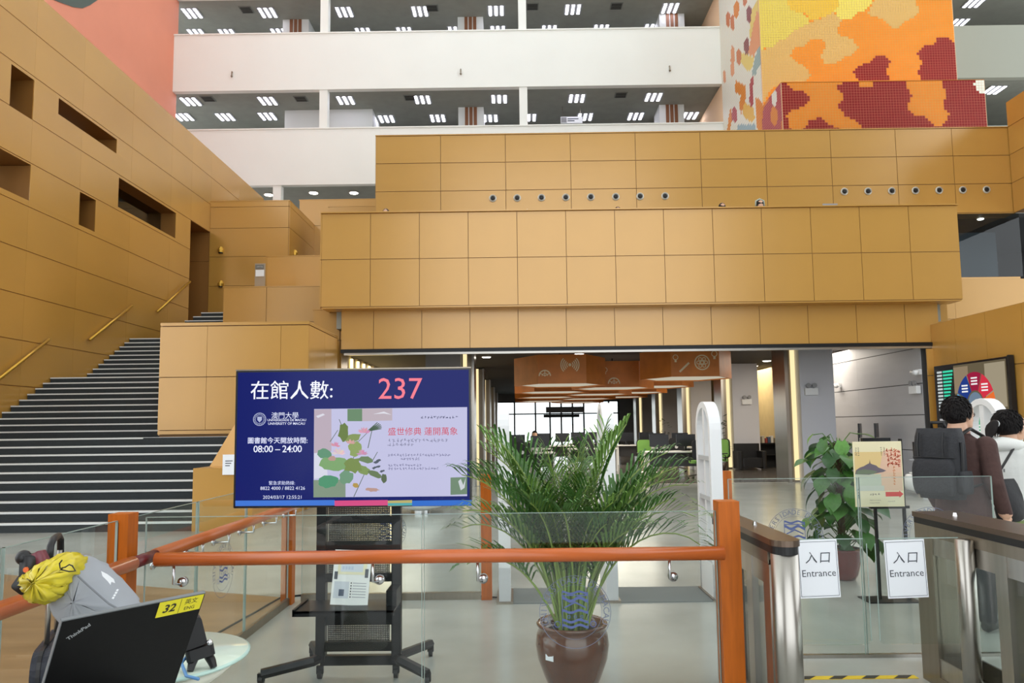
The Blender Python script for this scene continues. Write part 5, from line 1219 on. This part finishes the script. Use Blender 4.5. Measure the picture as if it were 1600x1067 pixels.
MB().loft(soft_box(.33,.16,.5,.06,8)).build('main_body', bp_f, bpk, True)
MB().loft([[(x*.9,y*.5-.09,z*.5+.03) for x,y,z in r_] for r_ in soft_box(.33,.16,.5,.06,8)]).build('front_pocket', bp_f, bpk, True)
MB().tube([(-.15,-.085,.29),(0,-.105,.295),(.15,-.085,.29)],.005,6).build('zip', bp_t, bpk); MB().tube([(-.05,-.0,.49),(-.045,-.01,.54),(.045,-.01,.54),(.05,0,.49)],.012,8).build('grab_handle', bp_t, bpk, True)
for s in (-1,1):
    MB().tube([(s*.1,.07,.44),(s*.11,.2,.495),(s*.12,.34,.44),(s*.13,.39,.34),(s*.15,.36,.22),(s*.17,.2,.1),(s*.15,.08,.08)],.02,8,flat=.45).build('shoulder_strap', bp_t, bpk, True)
    MB().tube([(s*.165,-.03,.12),(s*.172,-.03,.4)],.012,6).build('side_strap', bp_t, bpk)
for sx in (-.09,.09): MB().tube([(sx,-.1,.47),(sx,-.12,.38),(sx,-.115,.3)],.009,6,flat=.5).build('compression_strap', bp_t, bpk)
MB().loft([[(x*.18+.165,y*.8,z*.32+.04) for x,y,z in r_] for r_ in soft_box(.33,.16,.5,.06,6)]).build('side_pocket', bp_f, bpk, True)
MB().box(-.145,-.11,-.142,-.139,.27,.278).build('logo_mark', mat('logo_grey',(150,150,152)), bpk)
# --- woman in a white hoodie
wp_ = atY(1572,657,5.95); HW = math.radians(-66)
wom = thing('person', 'woman in a white hoodie and green trousers with tied black hair', 'person', (wp_.x,5.95,0), HW)
mb = MB(); legs(mb,.80,.1,1.2,-.07)
mb.loft([ring((0,oy,z),rx,ry,24) for z,rx,ry,oy in ((.72,.185,.14,0),(.78,.205,.16,0),(.86,.215,.165,-.005),(1.0,.215,.16,-.005),(1.14,.215,.155,-.01),(1.24,.205,.14,-.015),(1.3,.16,.12,-.02),(1.335,.09,.08,-.015),(1.36,.062,.066,.0),(1.4,.055,.06,.02))])
limb(mb, [(.19,-.01,1.235),(.25,.0,1.0),(.2,.17,.86)], [.08,.075,.052]); limb(mb, [(-.19,-.01,1.235),(-.25,.0,1.0),(-.2,.17,.86)], [.08,.075,.052])
hand(mb,(.2,.175,.855),(-.1,.6,-.6),1); hand(mb,(-.2,.175,.855),(.1,.6,-.6),-1)
head(mb,1.33,.05,.95,math.radians(-22),0)
def wom_c(c):
    if c.z < .08: return 3
    if c.z < .735: return 2
    if c.z > 1.345: return 1
    if c.y > .19 and c.z < .9: return 1
    return 0
remesh(mb,.0075,wom_c,[hood_w,skin_m,pants_g,shoe_w],wom)
rs = []
mb = MB()
for i in range(9):                                            # hood lying on the shoulders
    a = PI*(.06+.88*i/8); c = Vector((.135*math.cos(a),-.02-.12*math.sin(a),1.30+.015*math.sin(a))); rs.append(ring(c,.035+.03*math.sin(a),.035+.025*math.sin(a),12,(math.cos(a),-math.sin(a),0),(0,0,1)))
mb.loft(rs); mb.build('hood', hood_w, wom, True)
mb = MB(); mb.ball((0,.01,1.478),(.09,.118,.112),22,12); mb.build('hair', hair_m, wom, True)
strands(wom,(0,.01,1.478),(.09,.118,.112),900,9,.5,.06)
mb = MB(); rg = random.Random(4)
mb.loft([ring((rg.uniform(-.004,.004),y,z),r,r*1.1,12,(1,0,0),(0,.3,1)) for y,z,r in ((-.09,1.475,.02),(-.125,1.475,.026),(-.16,1.46,.042),(-.185,1.435,.05),(-.2,1.405,.04),(-.205,1.37,.014))]); mb.build('ponytail', hair_m, wom, True)
mb = MB()
for k in range(70):
    a = rg.uniform(-.5,.5)+(PI/2 if k%2 else -PI/2)*0; x = rg.uniform(-.05,.05); y0_ = -.13+rg.uniform(-.03,.02); z0_ = 1.43+rg.uniform(-.03,.03)
    mb.add([(x*.6,y0_,z0_),(x*.6+.004,y0_,z0_),(x*1.1+.002,y0_-.035,z0_-.05-rg.uniform(0,.03))],[(0,1,2)])
mb.build('loose_strands', hair_m, wom)['kind'] = 'stuff'
MB().lathe([(.025,-.006),(.028,0),(.025,.006)],14,M=Matrix.Translation((0,-.122,1.475)) @ Matrix.Rotation(PI/2,4,'X')).build('hair_tie', white_plastic, wom, True)
mb = MB()
for k in range(7): mb.box(-.09+.026*k,-.09+.026*k+.012,-.1785,-.1765,1.10+.006*(k%3),1.125+.008*(k%2))
mb.build('back_print', mat('hoodie_print',(120,122,124)), wom)
# her shoulder bag
o2 = Matrix.Rotation(HW,4,'Z') @ Vector((.3,-.03,0)); bag = thing('shoulder_bag', 'black shoulder bag at the side of the woman in white', 'bag', (wp_.x+o2.x-.30,5.95+o2.y,.74), HW)
MB().loft([ring((0,0,z),rx,ry,18) for z,rx,ry in ((0,.03,.1),(.02,.055,.135),(.1,.07,.15),(.2,.055,.13),(.28,.03,.1),(.32,.012,.07))]).build('pouch', mat('bag_black',(24,24,28),rough=.6,bump=.5,bscale=14), bag, True)
MB().tube([atY(q_[0],q_[1],q_[2]) for q_ in ((1551,752,5.66),(1562,736,5.66),(1573,718,5.7),(1582,703,5.78),(1588,694,5.9),(1592,692,6.02))],.017,8,flat=.35).build('strap', bp_t, bag, True, False)

# ================================================================== LOWER LEFT: TABLE, LAPTOP, LUGGAGE
TC = Vector((-1.13,2.38,0)); TZ = .80
tb = thing('glass_table', 'round glass topped table in the lower left corner', 'table', (TC.x,TC.y,0))
MB().lathe([(.266,TZ-.012),(.27,TZ-.006),(.266,TZ)],56).build('glass_top', mat('frosted_table_glass',(200,214,198),rough=.12,spec=.4), tb, True)
MB().lathe([(.266,TZ-.012),(.273,TZ-.008),(.273,TZ-.003),(.266,TZ)],56,caps=False).build('top_rim', mat('table_rim',(176,206,196),rough=.15), tb, True)
MB().lathe([(.22,0),(.22,.03),(.1,.06),(.07,.3),(.07,.65),(.2,.74),(.24,.775)],40).build('pedestal', mat('cream_plastic',(226,228,212),rough=.4), tb, True)
# laptop seen from behind its lid
uL = Vector((.61,.80,0)).normalized(); nL = Vector((.8,-.61,0)).normalized()
topL = Vector((-.984,1.63,1.094)); LW, LH = .33, .30; lean = .145
vL = (nL*lean+Vector((0,0,math.sqrt(LH*LH-lean*lean)))).normalized(); botL = topL-vL*LH
ML = frame(botL, uL, vL)
lap = thing('laptop', 'black laptop with a yellow 32 sticker seen from behind its lid', 'laptop', tuple(botL+uL*LW/2))
lidm = mat('laptop_black', (11,11,12), rough=.5, spec=.25, noise=.15, nscale=60)
mb = MB().rbox((LW/2,LH/2,-.004),(LW,LH,.008),.008,3,axis='z',M=ML); mb.build('lid', lidm, lap, False, False)
MB().box(0,LW,LH-.002,LH+.001,-.008,.0005,0,ML).box(-.001,.001,0,LH,-.008,.0005,0,ML).build('lid_edge', mat('lid_edge_grey',(112,116,118),rough=.4), lap, False, False)
bz = botL.z-.012; back = -nL
B = [botL, botL+uL*LW, botL+uL*LW+back*.23, botL+back*.23]
MB().add([(p.x,p.y,botL.z-.02) for p in B]+[(p.x,p.y,botL.z-.002) for p in B],[(0,3,2,1),(4,5,6,7),(0,1,5,4),(1,2,6,5),(2,3,7,6),(3,0,4,7)]).build('keyboard_base', lidm, lap, False, False)
for f in (.12,.88): MB().tube([botL+uL*LW*(f-.05),botL+uL*LW*(f+.05)],.009,8).build('hinge', black_metal, lap, True, False)
MB().add(*glyphs('ThinkPad',.0135,'LEFT',bold=.0004), M=ML @ Matrix.Translation((.022,.246,.001)) @ Matrix.Rotation(.62,4,'Z')).build('logo_lettering', mat('logo_silver',(170,174,178),rough=.3,metal=.5), lap, False, False)
yel = mat('sticker_yellow', (226,214,40), rough=.5); blk = mat('sticker_ink', (40,38,30), rough=.6)
MB().box(.215,.327,LH-.047,LH-.003,.0004,.001,0,ML).build('number_sticker', yel, lap, False, False)
MB().add(*glyphs('32',.032,bold=.0008,shear=.15), M=ML @ Matrix.Translation((.243,LH-.026,.0014))).add(*glyphs('英文',.017), M=ML @ Matrix.Translation((.297,LH-.017,.0014))).add(*glyphs('ENG',.014), M=ML @ Matrix.Translation((.297,LH-.036,.0014))).box(.2695,.2703,LH-.046,LH-.004,.001,.0014,0,ML).build('sticker_lettering', blk, lap, False, False)
ct = thing('side_counter', 'dark counter top under the black laptop', 'counter', (-1.12,1.7,0))
MB().box(-1.38,-.92,1.3,2.06,botL.z-.05,botL.z-.022).build('top', black, ct, False, False)
for (x_, y_) in ((-1.34,1.34),(-.96,1.34),(-1.34,2.02),(-.96,2.02)): MB().box(x_-.02,x_+.02,y_-.02,y_+.02,0,botL.z-.05).build('leg', black_metal, ct, False, False)
# black clamp-like reader on the table
_rs = Matrix.Scale(.92,4)
rd = thing('card_reader', 'black hinged card reader on the glass table beside the laptop', 'card reader', (-.94,2.25,TZ), .5)
MB().rbox((0,0,.12),(.07,.05,.09),.012,3,axis='y',M=Matrix.Rotation(-.25,4,'Y')).build('head', black, rd); MB().rbox((.005,-.005,.055),(.085,.06,.035),.012,3,M=Matrix.Rotation(-.2,4,'Y')).build('cradle', black, rd)
for s in (-1,1): MB().tube([(s*.015,0,.05),(s*.03,-.02,.02),(s*.035,-.03,.004)],[.016,.013,.01],8).build('foot', black, rd)
MB().ball((.02,-.033,.085),.01,10,6).build('knob', chrome, rd, True); MB().tube([(-.03,.02,.05),(-.06,-.02,.03),(-.05,-.08,.006),(-.02,-.13,.006)],.005,6).build('lead', mat('cable_blue',(90,140,190),rough=.5), rd, True)
# suitcase
sz = math.radians(112); SC = Vector((-1.585,2.76,0))
su = thing('suitcase', 'dark navy suitcase with raised handle behind the laptop', 'suitcase', tuple(SC), sz)
navy = mat('suitcase_navy', (30,34,46), rough=.55, bump=.3, bscale=80)
MB().rbox((0,0,.41),(.42,.25,.70),.07,5,axis='y').build('shell', navy, su); 
for y in (-.1,.1): MB().rbox((0,y,.41),(.43,.012,.71),.075,5,axis='y').build('piping', black, su)
for sx in (-.16,.16):
    for sy in (-.08,.08): MB().tube([(sx-.012,sy,.03),(sx+.012,sy,.03)],.03,12).build('wheel', black, su)
for sx in (-.085,.085): MB().tube([(sx,.1,.72),(sx,.1,1.06)],.009,8).build('handle_tube', steel, su, True)
MB().tube([(-.1,.1,1.05),(-.09,.1,1.10),(-.05,.1,1.118),(.05,.1,1.118),(.09,.1,1.10),(.1,.1,1.05)],.012,8).build('grip', black, su, True)
MB().tube([(-.07,.02,.76),(-.06,.02,.80),(.06,.02,.80),(.07,.02,.76)],.012,8).build('carry_handle', black, su, True)
def pillow(name, pts, Y, thick, m, parent, bulge=1.0, amp=.006, seed=1, yoff=None):
    """soft bag: outline sighted at depth Y, swelling towards both faces"""
    O = [atY(a,b,Y) for a,b in pts]; c = sum(O, Vector())/len(O); rg_ = random.Random(seed); O2 = []
    for i in range(len(O)):
        for k in range(4): O2.append(O[i].lerp(O[(i+1)%len(O)], k/4))
    n = len(O2); sm = [(O2[i-1]+O2[i]*2+O2[(i+1)%n])/4 for i in range(n)]
    rs = []
    for j in range(11):
        t_ = -1+2*j/10; q = math.sqrt(max(0,1-abs(t_)**2.6)); q = max(q,.03)
        rs.append([c+(p-c)*q+Vector((rg_.uniform(-amp,amp),t_*thick/2*bulge+rg_.uniform(-amp,amp),rg_.uniform(-amp,amp))) for p in sm])
    mbp = MB().loft(rs); return mbp.build(name, m, parent, True, False)
gbag_m = mat('grey_nonwoven', (150,154,160), rough=.8, noise=.05, bump=.4, bscale=14)
gb_ = thing('tote_bag', 'grey cloth bag lying over the suitcase behind the laptop', 'bag', (-1.47,2.5,.86))
pillow('body', [(126,866),(150,880),(178,905),(212,945),(214,962),(160,990),(118,990),(86,945),(92,918),(112,893)], 2.52, .22, gbag_m, gb_, 1.0, .003, 3)
mb = MB(); 
for pts in ([(158,892),(168,897),(178,905),(180,911),(174,909),(173,914),(168,908),(160,900)],): mb.add([atY(a,b,2.40) for a,b in pts],[tuple(reversed(range(len(pts))))])
for k in range(4): 
    mb.add([atY(183-2.2*k,920+4*k,2.40),atY(186-2.2*k,921+4*k,2.40),atY(184-2.2*k,924+4*k,2.40),atY(181-2.2*k,923+4*k,2.40)],[(3,2,1,0)])
mb.build('white_print', paper, gb_, False, False)
MB().tube([atY(a,b,2.403-.004*math.sin(i)) for i,(a,b) in enumerate(((122,900),(136,913),(155,930),(170,943),(188,953)))],.003,6).build('seam', mat('seam_grey',(110,114,120)), gb_, False, False)
yb_ = thing('plastic_bag', 'yellow plastic carrier bag hanging on the suitcase handle', 'bag', (-1.6,2.45,.9))
ybm = mat('yellow_plastic', (226,206,52), rough=.3, noise=.12, nscale=9, bump=.6, bscale=16); ybm.node_tree.nodes['Principled BSDF'].inputs['Transmission Weight'].default_value = .15
pillow('body', [(40,900),(56,890),(66,880),(84,872),(96,866),(112,865),(124,872),(125,886),(119,903),(108,922),(96,934),(76,941),(62,940),(52,925),(46,912)], 2.44, .2, ybm, yb_, 1.0, .007, 5)
MB().tube([atY(a,b,2.335) for a,b in ((97,875),(93,880),(94,888),(102,886),(108,882),(113,884),(118,892),(108,893),(95,890))],.0022,5).build('line_drawing', black, yb_, False, False)
gd = thing('handheld_gadget', 'black and red gadget sticking out of the yellow bag', 'gadget', tuple(atY(48,890,2.44)))
c0 = atY(48,888,2.44)
MB().rbox((c0.x,c0.y,c0.z),(.05,.04,.09),.015,3,axis='y').ball((c0.x-.025,c0.y,c0.z+.035),.024).build('head', black, gd, True, False)
MB().rbox((0,0,0),(.05,.03,.05),.01,3,axis='y',M=Matrix.Translation(c0+Vector((-.02,0,-.05))) @ Matrix.Rotation(.6,4,'Y')).build('foot', black, gd, True, False)
MB().rbox((0,0,0),(.035,.03,.085),.008,3,axis='y',M=Matrix.Translation(c0+Vector((.04,0,.015))) @ Matrix.Rotation(-.5,4,'Y')).build('handle', mat('gadget_maroon',(110,48,58),rough=.4), gd, True, False)
MB().lathe([(.009,0),(.009,.004)],12,M=Matrix.Translation(c0+Vector((.0,-.021,0))) @ Matrix.Rotation(PI/2,4,'X')).build('button', mat('button_orange',(226,110,60),emit=0), gd, False, False)
for ch in rd.children: ch.matrix_basis = _rs @ ch.matrix_basis
p = atY(358,726,11.12); t = thing('notice_sheet', 'white notice sheet on the gold stringer beside the screen', 'sign', (p.x,11.13,p.z-.15))
MB().box(-.1,.1,-.006,.006,0,.3).build('sheet', paper, t)
for k in range(3): MB().box(-.06,.05-.02*k,-.008,-.0065,.2-.035*k,.212-.035*k).build('text_line', ink, t)

bpy.data.scenes.remove(TMP)
